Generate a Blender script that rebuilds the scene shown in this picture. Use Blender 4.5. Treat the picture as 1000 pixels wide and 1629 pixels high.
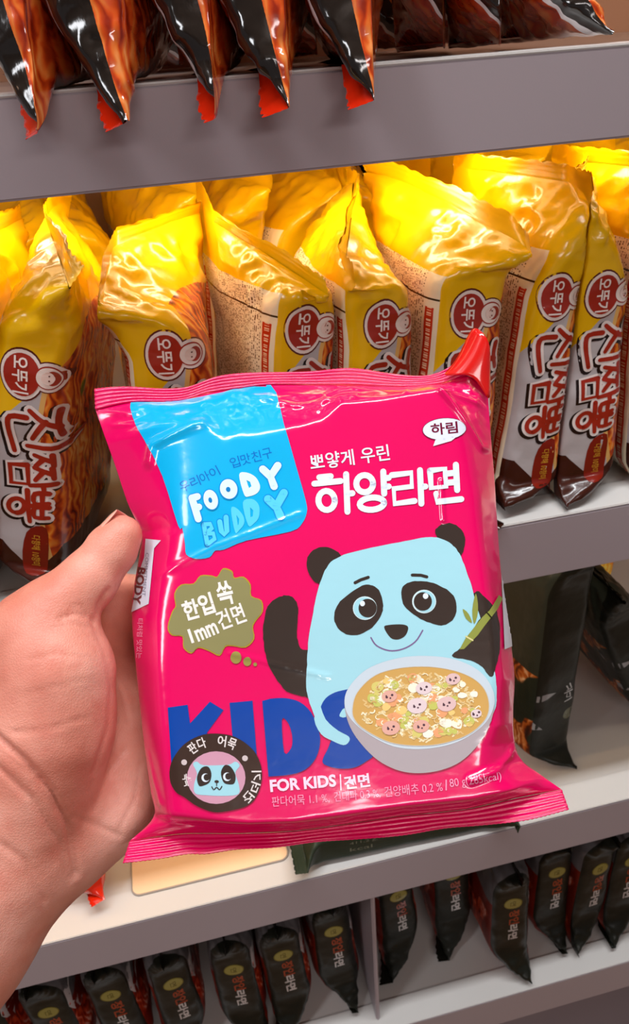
import bpy, bmesh, math, random
import numpy as np
from mathutils import Vector, Matrix, noise as mnoise
from mathutils.bvhtree import BVHTree
from mathutils.geometry import tessellate_polygon

for _o in list(bpy.data.objects):
    bpy.data.objects.remove(_o)
SC = bpy.context.scene
COL = SC.collection

# ------------------------------------------------------------------ camera
F = 1250.0
CP = Vector((0, 0, 1.5))
R_ = Vector((0.97275317, -0.22231267, -0.06579016)).normalized()
FW = Vector((0.15792755, 0.8431356, -0.51398565)).normalized()
R_ = (R_ - FW * R_.dot(FW)).normalized()
UP = R_.cross(FW)
cd = bpy.data.cameras.new('camera'); cam = bpy.data.objects.new('camera', cd); COL.objects.link(cam)
cam.matrix_world = Matrix(((R_.x, UP.x, -FW.x, CP.x), (R_.y, UP.y, -FW.y, CP.y), (R_.z, UP.z, -FW.z, CP.z), (0, 0, 0, 1)))
cd.sensor_fit = 'VERTICAL'; cd.sensor_height = 36.0; cd.lens = F / 1629 * 36.0
cd.clip_start = 0.01
cd.dof.use_dof = True; cd.dof.focus_distance = 0.31; cd.dof.aperture_fstop = 30.0
SC.camera = cam

# ------------------------------------------------------------------ light and exposure
SC.view_settings.view_transform = 'Standard'; SC.view_settings.look = 'None'
SC.view_settings.gamma = 1; SC.view_settings.use_curve_mapping = False
SC.view_settings.exposure = 0.0
W = bpy.data.worlds.new('store_air'); SC.world = W; W.use_nodes = True
W.node_tree.nodes['Background'].inputs[0].default_value = (0.80, 0.72, 0.74, 1)
W.node_tree.nodes['Background'].inputs[1].default_value = 0.17


def area(name, loc, target, sx, sy, power, col):
    l = bpy.data.lights.new(name, 'AREA'); l.shape = 'RECTANGLE'; l.size = sx; l.size_y = sy
    l.energy = power; l.color = col
    o = bpy.data.objects.new(name, l); COL.objects.link(o); o.location = loc
    d = Vector(target) - Vector(loc)
    o.rotation_euler = d.to_track_quat('-Z', 'Y').to_euler()
    return o


# cool ceiling panels of the shop, above and behind the person holding the phone
area('ceiling_lamp', (0.15, 0.22, 2.75), (0.15, 0.22, 1.3), 1.9, 0.10, 32, (0.93, 0.97, 1.0))
area('ceiling_lamp', (-1.3, -0.5, 2.75), (0.05, 0.25, 1.3), 0.3, 0.9, 12, (0.95, 0.96, 1.0))
area('ceiling_lamp', (0.3, -2.9, 2.60), (0.1, 0.3, 1.3), 2.2, 0.3, 28, (1.0, 0.94, 0.92))
# warm LED strips under the shelves
area('shelf_lamp', (0.25, 0.515, 1.436), (0.25, 0.59, 1.2), 1.5, 0.012, 2.0, (1.0, 0.79, 0.47))
area('shelf_lamp', (-0.22, 0.475, 1.150), (-0.22, 0.58, 0.8), 0.62, 0.012, 0.8, (1.0, 0.58, 0.24))
area('shelf_lamp', (0.50, 0.475, 1.150), (0.50, 0.58, 0.8), 0.7, 0.012, 0.12, (0.95, 0.98, 1.0))
area('shelf_lamp', (0.2, 0.50, 1.80), (0.2, 0.6, 1.5), 1.5, 0.02, 1.0, (1.0, 0.62, 0.42))


# ------------------------------------------------------------------ helpers
def pxray(px, py):
    return (R_ * ((px - 500) / F) + UP * (-(py - 814.5) / F) + FW)


def at_y(px, py, y):
    r = pxray(px, py); return CP + r * (y / r.y)


def at_z(px, py, z):
    r = pxray(px, py); return CP + r * ((z - CP.z) / r.z)


def at_d(px, py, d):
    return CP + pxray(px, py) * d


def lin(c):
    if isinstance(c, str):
        c = tuple(int(c[i:i + 2], 16) / 255 for i in (0, 2, 4))
    else:
        c = tuple(v / 255 for v in c)
    return tuple(v / 12.92 if v <= 0.04045 else ((v + 0.055) / 1.055) ** 2.4 for v in c)


class G:
    """node graph of one material"""
    def __init__(s, name, rough=0.4, spec=0.5, metal=0.0, coat=0.0):
        s.mat = bpy.data.materials.new(name); s.mat.use_nodes = True
        s.t = s.mat.node_tree; s.b = s.t.nodes['Principled BSDF']
        s.b.inputs['Roughness'].default_value = rough
        s.b.inputs['Specular IOR Level'].default_value = spec
        s.b.inputs['Metallic'].default_value = metal
        s.b.inputs['Coat Weight'].default_value = coat
        s.b.inputs['Coat Roughness'].default_value = 0.08

    def put(s, sock, v):
        if isinstance(v, bpy.types.NodeSocket):
            s.t.links.new(v, sock)
        else:
            if isinstance(v, str) or (isinstance(v, tuple) and sock.type == 'RGBA' and max(v) > 1.5): v = lin(v)
            if isinstance(v, tuple) and len(v) == 3 and sock.type == 'RGBA': v = v + (1,)
            sock.default_value = v

    def n(s, typ, outs=0, ins={}, **kw):
        nd = s.t.nodes.new(typ)
        for k, v in kw.items(): setattr(nd, k, v)
        for k, v in ins.items(): s.put(nd.inputs[k], v)
        return nd.outputs[outs]

    def m(s, op, a, b=0.0, c=0.0):
        return s.n('ShaderNodeMath', 0, {0: a, 1: b, 2: c}, operation=op)

    def sm(s, x, lo, hi):
        return s.n('ShaderNodeMapRange', 0, {0: x, 1: lo, 2: hi, 3: 0.0, 4: 1.0}, interpolation_type='SMOOTHSTEP')

    def mix(s, f, a, b, bt='MIX'):
        nd = s.t.nodes.new('ShaderNodeMix'); nd.data_type = 'RGBA'; nd.blend_type = bt
        s.put(nd.inputs[0], f); s.put(nd.inputs[6], a); s.put(nd.inputs[7], b)
        return nd.outputs[2]

    def ramp(s, f, stops):
        nd = s.t.nodes.new('ShaderNodeValToRGB'); s.put(nd.inputs[0], f)
        e = nd.color_ramp.elements
        while len(e) < len(stops): e.new(0.5)
        for q, (p, c) in zip(e, stops):
            q.position = p; q.color = lin(c) + (1,)
        return nd.outputs[0]

    def noise(s, vec, scale, detail=3, dist=0.0, rough=0.5, out=0):
        return s.n('ShaderNodeTexNoise', out, {'Vector': vec, 'Scale': scale, 'Detail': detail, 'Distortion': dist, 'Roughness': rough})

    def uv(s):
        o = s.n('ShaderNodeUVMap'); nd = s.t.nodes.new('ShaderNodeSeparateXYZ'); s.t.links.new(o, nd.inputs[0])
        return o, nd.outputs[0], nd.outputs[1]

    def obj(s):
        return s.n('ShaderNodeTexCoord', 'Object')

    def scalev(s, v, xyz):
        return s.n('ShaderNodeVectorMath', 0, {0: v, 1: xyz}, operation='MULTIPLY')

    def color(s, c): s.put(s.b.inputs['Base Color'], c)

    def bump(s, h, strength=0.3, dist=0.001):
        o = s.n('ShaderNodeBump', 0, {'Strength': strength, 'Distance': dist, 'Height': h})
        s.t.links.new(o, s.b.inputs['Normal'])


_pm = {}


def film(col, rough=0.16, coat=0.6, name=None):
    """glossy printed plastic film of one ink"""
    key = (col, rough, coat)
    if key not in _pm:
        g = G(name or 'printed_film', rough, 0.5, 0, coat); g.color(lin(col))
        g.bump(g.noise(g.obj(), 160, 3), 0.10, 0.001)
        _pm[key] = g.mat
    return _pm[key]


def newobj(name, me, parent=None, mats=()):
    for m in mats: me.materials.append(m)
    o = bpy.data.objects.new(name, me); COL.objects.link(o)
    if parent is not None: o.parent = parent
    return o


def mesh(name, verts, faces, smooth=True):
    me = bpy.data.meshes.new(name); me.from_pydata([tuple(v) for v in verts], [], faces); me.update()
    if smooth: me.polygons.foreach_set('use_smooth', [True] * len(me.polygons))
    return me


def tag(o, label=None, cat=None, group=None, kind=None):
    for k, v in (('label', label), ('category', cat), ('group', group), ('kind', kind)):
        if v: o[k] = v
    return o


def empty(name, loc, label, cat, group=None):
    o = bpy.data.objects.new(name, None); COL.objects.link(o); o.location = loc; o.empty_display_size = 0.03
    return tag(o, label, cat, group)


def box(name, a, b, mat, parent=None, bevel=0.001):
    bm = bmesh.new(); bmesh.ops.create_cube(bm, size=1)
    a, b = Vector(a), Vector(b)
    for v in bm.verts:
        v.co = Vector([(a[i] + b[i]) / 2 + v.co[i] * (b[i] - a[i]) for i in range(3)])
    if bevel:
        bmesh.ops.bevel(bm, geom=bm.edges[:], offset=bevel, segments=2, affect='EDGES')
    me = bpy.data.meshes.new(name); bm.to_mesh(me); bm.free()
    return newobj(name, me, parent, [mat])


def curve_mesh(name, pts, rad, mat, parent=None, seg=8):
    """tube through points"""
    vs, fs = [], []
    for i, p in enumerate(pts):
        p = Vector(p); d = (Vector(pts[min(i + 1, len(pts) - 1)]) - Vector(pts[max(i - 1, 0)])).normalized()
        a = d.orthogonal().normalized(); b = d.cross(a)
        for k in range(seg):
            t = 2 * math.pi * k / seg; vs.append(p + (a * math.cos(t) + b * math.sin(t)) * rad)
    for i in range(len(pts) - 1):
        for k in range(seg):
            fs.append((i * seg + k, i * seg + (k + 1) % seg, (i + 1) * seg + (k + 1) % seg, (i + 1) * seg + k))
    return newobj(name, mesh(name, vs, fs), parent, [mat])


# ---- flat artwork: every piece is (verts2d, tris); later pressed on to a film surface
def fill(poly, holes=()):
    rings = [[Vector((x, y, 0)) for x, y in poly]] + [[Vector((x, y, 0)) for x, y in h] for h in holes]
    tris = tessellate_polygon(rings)
    vs = [(v.x, v.y) for r in rings for v in r]
    return vs, [tuple(t) for t in tris]


def smoothpoly(pts, n=4, closed=True):
    """Catmull-Rom through the points"""
    out = []; m = len(pts)
    for i in range(m if closed else m - 1):
        g = lambda k: pts[k % m] if closed else pts[min(max(k, 0), m - 1)]
        p0, p1, p2, p3 = [Vector(g(i + k)) for k in (-1, 0, 1, 2)]
        for k in range(n):
            t = k / n
            q = 0.5 * ((2 * p1) + (p2 - p0) * t + (2 * p0 - 5 * p1 + 4 * p2 - p3) * t * t + (3 * p1 - p0 - 3 * p2 + p3) * t ** 3)
            out.append((q.x, q.y))
    if not closed: out.append(tuple(pts[-1]))
    return out


def ell(cx, cy, rx, ry, rot=0, n=28, a0=0, a1=360):
    c, s = math.cos(math.radians(rot)), math.sin(math.radians(rot)); out = []
    k = n if a1 - a0 >= 360 else n + 1
    for i in range(k):
        t = math.radians(a0 + (a1 - a0) * i / n); x, y = rx * math.cos(t), ry * math.sin(t)
        out.append((cx + x * c - y * s, cy + x * s + y * c))
    return out


def stroke(pts, w, taper=1.0, cap=True):
    """ribbon polygon along a polyline"""
    L, Rr = [], []; m = len(pts)
    for i, p in enumerate(pts):
        d = Vector(pts[min(i + 1, m - 1)]) - Vector(pts[max(i - 1, 0)])
        if d.length < 1e-9: d = Vector((1, 0))
        d.normalize(); nrm = Vector((-d.y, d.x)); ww = w * (1 + (taper - 1) * i / max(1, m - 1)) / 2
        L.append(tuple(Vector(p) + nrm * ww)); Rr.append(tuple(Vector(p) - nrm * ww))
    vs = L + Rr; tr = []
    for i in range(m - 1):
        tr += [(i, i + 1, m + i + 1), (i, m + i + 1, m + i)]
    if cap:
        for p, ww in ((pts[0], w / 2), (pts[-1], w * taper / 2)):
            e = ell(p[0], p[1], ww, ww, n=10); b = len(vs); vs += e
            tr += [(b, b + k, b + k + 1) for k in range(1, 9)]
    return vs, tr


_tc = {}


def glyphs(body, bold=0.0):
    """text as flat triangles in em units (y up), with its bounding box"""
    key = (body, bold)
    if key not in _tc:
        c = bpy.data.curves.new('lettering', 'FONT'); c.body = body; c.offset = bold; c.resolution_u = 3
        o = bpy.data.objects.new('lettering', c); COL.objects.link(o)
        bpy.context.view_layer.update()
        e = o.evaluated_get(bpy.context.evaluated_depsgraph_get()); me = e.to_mesh(); me.calc_loop_triangles()
        vs = [(v.co.x, v.co.y) for v in me.vertices]; tr = [tuple(t.vertices) for t in me.loop_triangles]
        e.to_mesh_clear(); bpy.data.objects.remove(o); bpy.data.curves.remove(c)
        _tc[key] = (vs, tr)
    return _tc[key]


def text_on(body, p0, p1, height, bold=0.0, ref=None, shear=0.0):
    """text whose baseline runs p0 -> p1, stretched to fit; image-style axes (y down)"""
    vs, tr = glyphs(body, bold); rv = glyphs(ref or body, 0.0)[0]
    x0 = min(v[0] for v in rv); x1 = max(v[0] for v in rv); y0 = min(v[1] for v in rv); y1 = max(v[1] for v in rv)
    p0, p1 = Vector(p0), Vector(p1); ex = (p1 - p0); L = ex.length; ex.normalize(); ey = Vector((ex.y, -ex.x))
    out = []
    for x, y in vs:
        b = (y - y0) / (y1 - y0); a = (x - x0) / (x1 - x0)
        q = p0 + ex * (a * L + shear * b * height) + ey * (b * height); out.append((q.x, q.y))
    return out, tr


class Art:
    """collects printed shapes and presses them on a surface through a projector function"""
    def __init__(s): s.items = []

    def add(s, vt, col, layer): s.items.append((vt[0], vt[1], col, layer))

    def poly(s, pts, col, layer, holes=()): s.add(fill(pts, holes), col, layer)

    def press(s, me, project, step, matf, lift=0.00012, base_lift=0.0):
        """append pressed shapes to mesh me. project(x, y) -> (point, normal) or None"""
        verts = [v.co.copy() for v in me.vertices]; faces = [tuple(p.vertices) for p in me.polygons]
        mats = [p.material_index for p in me.polygons]
        uvs = None
        if me.uv_layers:
            uvs = [tuple(l.uv) for l in me.uv_layers[0].data]
        slots = {m: i for i, m in enumerate(me.materials)}
        for vs, tr, col, layer in s.items:
            mt = matf(col)
            if mt not in slots:
                me.materials.append(mt); slots[mt] = len(slots)
            bm = bmesh.new(); bv = [bm.verts.new((x, y, 0)) for x, y in vs]
            for t in tr:
                if len(set(t)) == 3:
                    try: bm.faces.new([bv[k] for k in t])
                    except ValueError: pass
            xs = [v[0] for v in vs]; ys = [v[1] for v in vs]
            for ax, lo, hi in ((0, min(xs), max(xs)), (1, min(ys), max(ys))):
                k = math.floor(lo / step) + 1
                while k * step < hi:
                    co = Vector((0, 0, 0)); co[ax] = k * step; no = Vector((0, 0, 0)); no[ax] = 1
                    bmesh.ops.bisect_plane(bm, geom=bm.verts[:] + bm.edges[:] + bm.faces[:], plane_co=co, plane_no=no, dist=1e-7)
                    k += 1
            base = {}
            bm.verts.index_update()
            for v in bm.verts:
                h = project(v.co.x, v.co.y)
                if h is not None:
                    base[v.index] = len(verts); verts.append(h[0] + h[1] * (lift * layer + base_lift))
            todo = []
            for f in bm.faces:
                ids = [v.index for v in f.verts]
                c2 = [v.co for v in f.verts]
                ar = sum(p.x * q.y - q.x * p.y for p, q in zip(c2, c2[1:] + c2[:1])) / 2
                if abs(ar) < step * step * 1e-5: continue
                if all(i in base for i in ids):
                    fi = [base[i] for i in ids]
                    todo.append((abs(ar), fi if ar > 0 else fi[::-1]))
            if todo:
                b = max(todo)[1]; a0, a1, a2 = verts[b[0]], verts[b[1]], verts[b[2]]
                turn = (a1 - a0).cross(a2 - a0).dot(s.facing) < 0
                for _, fi in todo:
                    if turn: fi = fi[::-1]
                    faces.append(tuple(fi)); mats.append(slots[mt])
                    if uvs is not None: uvs += [(0, 0)] * len(fi)
            bm.free()
        ml = list(me.materials)
        me.clear_geometry()
        me.from_pydata([tuple(v) for v in verts], [], faces)
        me.polygons.foreach_set('material_index', mats)
        me.polygons.foreach_set('use_smooth', [True] * len(faces))
        if uvs is not None:
            l = me.uv_layers[0] if me.uv_layers else me.uv_layers.new(name='UVMap')
            l.data.foreach_set('uv', [c for q in uvs for c in q])
        me.update()
    facing = Vector((0, -1, 0))


def caster(me, direction, origin_of):
    b = BVHTree.FromPolygons([v.co.copy() for v in me.vertices], [tuple(p.vertices) for p in me.polygons])

    def project(x, y):
        o, d = origin_of(x, y)
        h = b.ray_cast(o, d)
        if h[0] is None: return None
        nn = h[1] if h[1].dot(d) < 0 else -h[1]
        return h[0], nn
    return project


#@@STRUCTURE
# ------------------------------------------------------------------ setting
Z0 = CP.z
YF = 0.42
ZA, ZAb = Z0 - 0.0118, Z0 - 0.0565
ZB, ZBb = Z0 - 0.2930, Z0 - 0.3437
ZC, ZCb = Z0 - 0.6215, Z0 - 0.6740
ZD, ZDb = Z0 - 0.9110, Z0 - 0.9680
YB = 0.80
g = G('warm_wood_floor', 0.35); v = g.obj()
g.color(g.mix(g.noise(g.scalev(v, (3, 30, 1)), 2.0, 4), '8a6038', 'a0744a')); MAT_FLOOR = g.mat
g = G('painted_wall', 0.7); g.color(g.mix(g.noise(g.obj(), 6, 3), 'b9a79b', 'c6b5a8')); MAT_WALL = g.mat
g = G('powder_coated_steel', 0.36, 0.45); g.color(g.mix(g.noise(g.obj(), 9, 2), (160, 148, 153), (168, 156, 161)))
g.bump(g.noise(g.obj(), 900, 2), 0.05, 0.0005); MAT_RAIL = g.mat
g = G('white_shelf_laminate', 0.28, 0.5); g.color(g.mix(g.noise(g.obj(), 14, 3), (196, 192, 188), (204, 200, 196))); MAT_BOARD = g.mat
g = G('shelf_back_panel', 0.4, 0.4); g.color(g.mix(g.noise(g.obj(), 5, 3), (196, 150, 118), (206, 160, 128))); MAT_BACK = g.mat
g = G('led_strip_lens', 0.4); g.color((0.9, 0.8, 0.6)); g.put(g.b.inputs['Emission Color'], (1.0, 0.75, 0.42)); g.b.inputs['Emission Strength'].default_value = 4.0; MAT_LED = g.mat

fl = box('floor', (-4, -4, -0.05), (4, 4, 0), MAT_FLOOR, bevel=0); tag(fl, kind='structure')
wb = box('wall_back', (-4, 1.0, 0), (4, 1.1, 3.0), MAT_WALL, bevel=0); tag(wb, kind='structure')
ce = box('ceiling', (-4, -4, 3.0), (4, 1.1, 3.1), MAT_WALL, bevel=0); tag(ce, kind='structure')

XL, XR = -0.75, 1.05
unit = empty('display_shelving', (0.15, 0.6, 0), 'white and grey steel supermarket shelving holding all the noodle packs', 'shelving')
unit_inv = Matrix.Translation(-Vector(unit.location))


def upart(name, a, b, mat, parent=None, bevel=0.0012):
    o = box(name, a, b, mat, None, bevel)
    o.data.transform(unit_inv); o.parent = parent or unit
    return o


upart('back_panel', (XL, YB, 0.05), (XR, YB + 0.02, 2.1), MAT_BACK)
for zt, zb in ((ZA, ZAb), (ZB, ZBb), (ZC, ZCb), (ZD, ZDb), (Z0 + 0.36, Z0 + 0.315)):
    bd = upart('shelf_board', (XL, YF + 0.004, zt - 0.018), (XR, YB, zt - 0.0015), MAT_BOARD)
    r = upart('front_rail', (XL, YF, zb), (XR, YF + 0.004, zt - 0.0012), MAT_RAIL, bd)
    upart('rail_lip', (XL, YF + 0.0002, zt - 0.0015), (XR, YF + 0.030, zt), MAT_BOARD, bd, 0.0006)
for x in (XL - 0.02, XR):
    upart('side_panel', (x, YF + 0.03, 0.0), (x + 0.02, YB + 0.02, 2.12), MAT_RAIL)
upart('plinth', (XL, YF + 0.05, 0.0), (XR, YB, 0.09), MAT_RAIL)
p0 = at_y(594, 1520, YF + 0.02)
upart('divider', (p0.x - 0.002, YF + 0.012, ZD), (p0.x + 0.002, YB, ZC - 0.02), MAT_RAIL)
for x0, x1, y, z in ((-0.5, 1.0, .515, ZA - 0.019), (-0.53, 0.09, .475, ZB - 0.019), (0.15, 0.85, .475, ZB - 0.019)):
    upart('light_strip', (x0, y - .007, z - 0.006), (x1, y + .007, z), MAT_LED, bevel=0.001)


#@@PACKS
# ------------------------------------------------------------------ pillow bags
def sstep(x, a, b):
    t = np.clip((x - a) / (b - a), 0, 1); return t * t * (3 - 2 * t)


def fbm(p, s, seed, ridged=False):
    out = np.empty(len(p))
    for i, q in enumerate(p):
        v = Vector((q[0] * s + seed * 7.3, q[1] * s - seed * 3.1, q[2] * s + seed * 1.7))
        a = mnoise.noise(v); b = mnoise.noise(v * 2.1)
        out[i] = (1 - 2 * abs(a)) * 0.7 + (0.5 - abs(b)) * 0.6 if ridged else a + 0.5 * b
    return out


class Bag:
    """film bag standing on end: x = thickness, y = depth (spine at y = 0), z = height"""
    def __init__(s, H=0.185, T=0.046, Wd=0.13, lb=0.045, lt=0.055, n=5.0, tz=0.16, amp=0.0011, seed=1,
                 bend=(0, 0), twist=0.0, btwist=0.0, droop=0.0, seal=0.011, fold=0.0, neck=0.0, sag=0.0, slump=0.0):
        s.__dict__.update(H=H, T=T, Wd=Wd, lb=lb, lt=lt, n=n, tz=tz, amp=amp, seed=seed, bend=bend, twist=twist,
                          btwist=btwist, droop=droop, seal=seal, fold=fold, neck=neck, sag=sag, slump=slump)

    def point(s, phi, v):
        v = np.asarray(v, float); phi = np.asarray(phi, float)
        e = np.minimum(np.clip(v / s.lb, 0, 1), np.clip((s.H - v) / s.lt, 0, 1))
        pr = np.sqrt(np.clip(1 - (1 - e) ** 2.0, 0, 1)) * 0.45 + (1 - (1 - e) ** 1.6) * 0.55
        th = np.maximum(s.T * pr * (1 - s.tz * (v / s.H - 0.35)), 0.0009)
        wd = s.Wd + s.T * 0.9 * (1 - pr) - s.neck * sstep(v, s.H - s.lt * 0.9, s.H - s.lt * 0.1)
        c, sn = np.cos(phi), np.sin(phi); k = 2.0 / (s.n * pr + 2.0 * (1 - pr))
        x = th / 2 * np.sign(c) * np.abs(c) ** k
        y = wd / 2 * np.sign(sn) * np.abs(sn) ** k
        z = v.copy()
        # ends lean, twist and droop as soft film does
        q = np.clip((v - (s.H - s.lt * 1.15)) / (s.lt * 1.15), 0, 1.35)
        a = s.twist * q ** 1.3
        x, y = x * np.cos(a) - y * np.sin(a), x * np.sin(a) + y * np.cos(a)
        qb = np.clip((s.lb * 1.1 - v) / (s.lb * 1.1), 0, 1.35)
        a = s.btwist * qb ** 1.3
        x, y = x * np.cos(a) - y * np.sin(a), x * np.sin(a) + y * np.cos(a)
        x = x + s.bend[0] * q ** 1.6; y = y + s.bend[1] * q ** 1.6 + s.Wd / 2
        z = z - abs(s.bend[0]) * 0.35 * q ** 2 - s.fold * q ** 3
        fr2 = 1 - np.clip((y + 0.02) / (s.Wd + 0.02), 0, 1)
        z = z - s.slump * fr2 ** 1.2 * sstep(v, s.H * .74, s.H * 1.02)
        x = x + s.sag * np.sin(np.pi * np.clip(v / s.H, 0, 1))
        fr = sstep(-y, -0.016, 0.022)
        z = z - s.droop * fr * sstep(-v, -s.lb * 1.2, 0.0)
        nb = v < 0
        x = np.where(nb & (s.droop > 0), x + v * 1.3, x); z = np.where(nb & (s.droop > 0), z - v * 0.75, z)
        x = np.where(nb & (s.droop == 0), x + v * 0.9, x); z = np.where(nb & (s.droop == 0), np.abs(v) * 0.15 + 0.0005, z)
        return np.stack([x, y, z], -1)

    def grid(s, phis, vs, closed=True):
        A, V = np.meshgrid(phis, vs); P = s.point(A.ravel(), V.ravel()); return P.reshape(len(vs), len(phis), 3)


def phi_samples(nspine, nside):
    """more samples on the two narrow faces than on the broad ones"""
    h = math.radians(14)
    a = np.concatenate([np.linspace(-math.pi / 2 - math.pi / 2 + h, -h, nspine, endpoint=False),
                        np.linspace(-h, h, nside, endpoint=False),
                        np.linspace(h, math.pi - h, max(8, nspine // 2), endpoint=False),
                        np.linspace(math.pi - h, math.pi + h, nside, endpoint=False)])
    return a


def bag_mesh(name, bag, nspine=46, nside=26, nv=96):
    phis = phi_samples(nspine, nside); na = len(phis)
    e = np.linspace(0, 1, nv); vs = bag.H * (0.5 - 0.5 * np.cos(np.pi * (0.25 * 0 + e))) * 0.45 + bag.H * e * 0.55
    Pt = bag.grid(phis, vs)
    # printed-sheet coordinates: u runs round the bag from the middle of the spine, v up
    mid = bag.point(phis, np.full(na, bag.H * 0.45)); seg = np.linalg.norm(np.roll(mid, -1, 0) - mid, axis=1)
    i0 = int(np.argmin(np.abs(phis + math.pi / 2))); cum = np.concatenate([[0], np.cumsum(seg)]); per = cum[-1]
    u = cum[:-1] - cum[i0]; ue = cum - cum[i0]
    Q = Pt.reshape(-1, 3)
    nrm = np.cross(np.roll(Pt, -1, 1) - np.roll(Pt, 1, 1), np.gradient(Pt, axis=0)).reshape(-1, 3)
    nrm /= np.linalg.norm(nrm, axis=1)[:, None] + 1e-12
    vv = np.repeat(vs, na)
    endw = np.maximum(sstep(vv, bag.H - bag.lt * 1.2, bag.H - bag.lt * 0.3), sstep(-vv, -bag.lb * 1.0, -bag.lb * 0.2))
    endw *= np.minimum(1, np.minimum(vv, bag.H - vv) / 0.006 + 0.12)
    d = bag.amp * (fbm(Q, 26, bag.seed) * 1.1 + fbm(Q, 48, bag.seed + 3, True) * (0.3 + 2.6 * endw) + fbm(Q * [1, 1, .45], 110, bag.seed + 5, True) * .35)
    Q = Q + nrm * d[:, None]
    # long stiff creases running to the seals
    faces, uvs = [], []
    for j in range(nv - 1):
        for i in range(na):
            k = (i + 1) % na
            faces.append((j * na + i, j * na + k, (j + 1) * na + k, (j + 1) * na + i))
            u0, u1 = ue[i], ue[i + 1]
            if u0 > per / 2 - 1e-6: u0 -= per; u1 -= per
            uvs += [(u0, vs[j]), (u1, vs[j]), (u1, vs[j + 1]), (u0, vs[j + 1])]
    me = mesh(name, Q, faces)
    l = me.uv_layers.new(name='UVMap'); l.data.foreach_set('uv', [c for q in uvs for c in q])
    return me


def seal_mesh(name, bag, top=True, n=70):
    """crimped, saw-toothed strip beyond one end"""
    phis = np.linspace(-math.pi / 2, 1.5 * math.pi, 2 * n, endpoint=False)
    rows = 9; L = bag.seal; P = []
    for r in range(rows):
        f = r / (rows - 1); ext = L * f
        v = np.full(2 * n, (bag.H + ext) if top else -ext)
        base = bag.point(phis, np.full(2 * n, bag.H if top else 0.0))
        q = bag.point(phis, v)
        zig = np.where((np.arange(2 * n) // 2) % 2 == 0, 1.0, 0.9) if r == rows - 1 else 1.0
        q = base + (q - base) * (np.asarray(zig)[..., None] if np.ndim(zig) else zig)
        q[:, 0] += 0.00045 * math.sin(r * 2.6)
        q[:, 0] += 0.0016 * f * np.sin(q[:, 1] * 120 + bag.seed)
        P.append(q)
    P = np.concatenate(P); m = 2 * n
    faces = [(j * m + i, j * m + (i + 1) % m, (j + 1) * m + (i + 1) % m, (j + 1) * m + i) for j in range(rows - 1) for i in range(m)]
    if not top: faces = [tuple(reversed(f)) for f in faces]
    return mesh(name, P, faces)


def noodle_art(g, vec, seed=0.0, stops=None):
    """printed photograph of noodles in red broth: curling strands"""
    off = g.n('ShaderNodeVectorMath', 0, {0: vec, 1: (seed, seed * 0.7, 0)}, operation='ADD')
    w = g.noise(off, 42, 2, 0, 0.5, out=1)
    wv = g.n('ShaderNodeVectorMath', 0, {0: off, 1: g.n('ShaderNodeVectorMath', 0, {0: w, 1: (0.030, 0.030, 0.03)}, operation='MULTIPLY')}, operation='ADD')
    wave = g.n('ShaderNodeTexWave', 1, {'Vector': wv, 'Scale': 40, 'Distortion': 5.0, 'Detail': 2, 'Detail Scale': 2.0})
    big = g.noise(off, 34, 3, 0.6)
    f = g.m('ADD', g.m('MULTIPLY', wave, 0.24), g.m('ADD', g.m('MULTIPLY', big, 0.92), 0.05))
    return g.ramp(f, stops or [(0.28, '2a0803'), (0.42, '7a1c08'), (0.55, 'b8400f'), (0.68, 'd8701c'), (0.80, 'e8a03c'), (0.95, 'f0c878')])


def dashes(g, u, v, rows, fill_=0.5):
    """rows of tiny print: 1 where ink"""
    r = g.m('FRACT', g.m('MULTIPLY', v, rows))
    row = g.m('FLOOR', g.m('MULTIPLY', v, rows))
    vec = g.n('ShaderNodeCombineXYZ', 0, {0: g.m('MULTIPLY', u, 900), 1: g.m('MULTIPLY', row, 3.7), 2: 0.0})
    n = g.noise(vec, 1.0, 1)
    return g.m('MULTIPLY', g.m('GREATER_THAN', n, fill_), g.m('MULTIPLY', g.m('GREATER_THAN', r, 0.28), g.m('LESS_THAN', r, 0.78)))


# --- yellow seafood-noodle pack: printed sheet
g = G('seafood_noodle_film', 0.24, 0.4, 0, 0.3)
_, u, v = g.uv()
uvv = g.n('ShaderNodeUVMap')
yel = g.mix(g.noise(uvv, 30, 2), 'e2ac00', 'ecba0a')
noo = noodle_art(g, uvv)
green = g.sm(g.noise(g.n('ShaderNodeVectorMath', 0, {0: uvv, 1: (3.1, 1.7, 0)}, operation='ADD'), 30, 1), 0.68, 0.72)
noo = g.mix(green, noo, '5a6a14')
# white swoosh: left of an arc, below a falling diagonal
arc = g.m('ADD', 0.002, g.m('MULTIPLY', g.m('POWER', g.m('ABSOLUTE', g.m('SUBTRACT', v, 0.085)), 2.0), 1.9))   # right edge of the white field
white = g.m('LESS_THAN', u, g.m('ADD', arc, 0.003))
gold = g.m('LESS_THAN', u, g.m('ADD', arc, 0.0058))
c = g.mix(gold, noo, 'd8a860')
c = g.mix(white, c, (178, 170, 170))
ylim = g.m('ADD', 0.128, g.m('MULTIPLY', u, 1.05))
c = g.mix(g.m('GREATER_THAN', v, ylim), c, yel)
# front panel keeps the noodles up to a curved yellow border
fy = g.m('ADD', 0.160, g.m('MULTIPLY', g.m('SINE', g.m('MULTIPLY', u, 26)), 0.012))
c = g.mix(g.m('MULTIPLY', g.m('GREATER_THAN', u, 0.021), g.m('GREATER_THAN', v, fy)), c, yel)
# brown foot
foot = g.m('ADD', 0.012, g.m('MULTIPLY', g.m('ABSOLUTE', g.m('SUBTRACT', 0.004, u)), 1.15))
foot = g.m('LESS_THAN', v, g.m('MINIMUM', foot, 0.032))
c = g.mix(foot, c, '3a150a')
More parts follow.
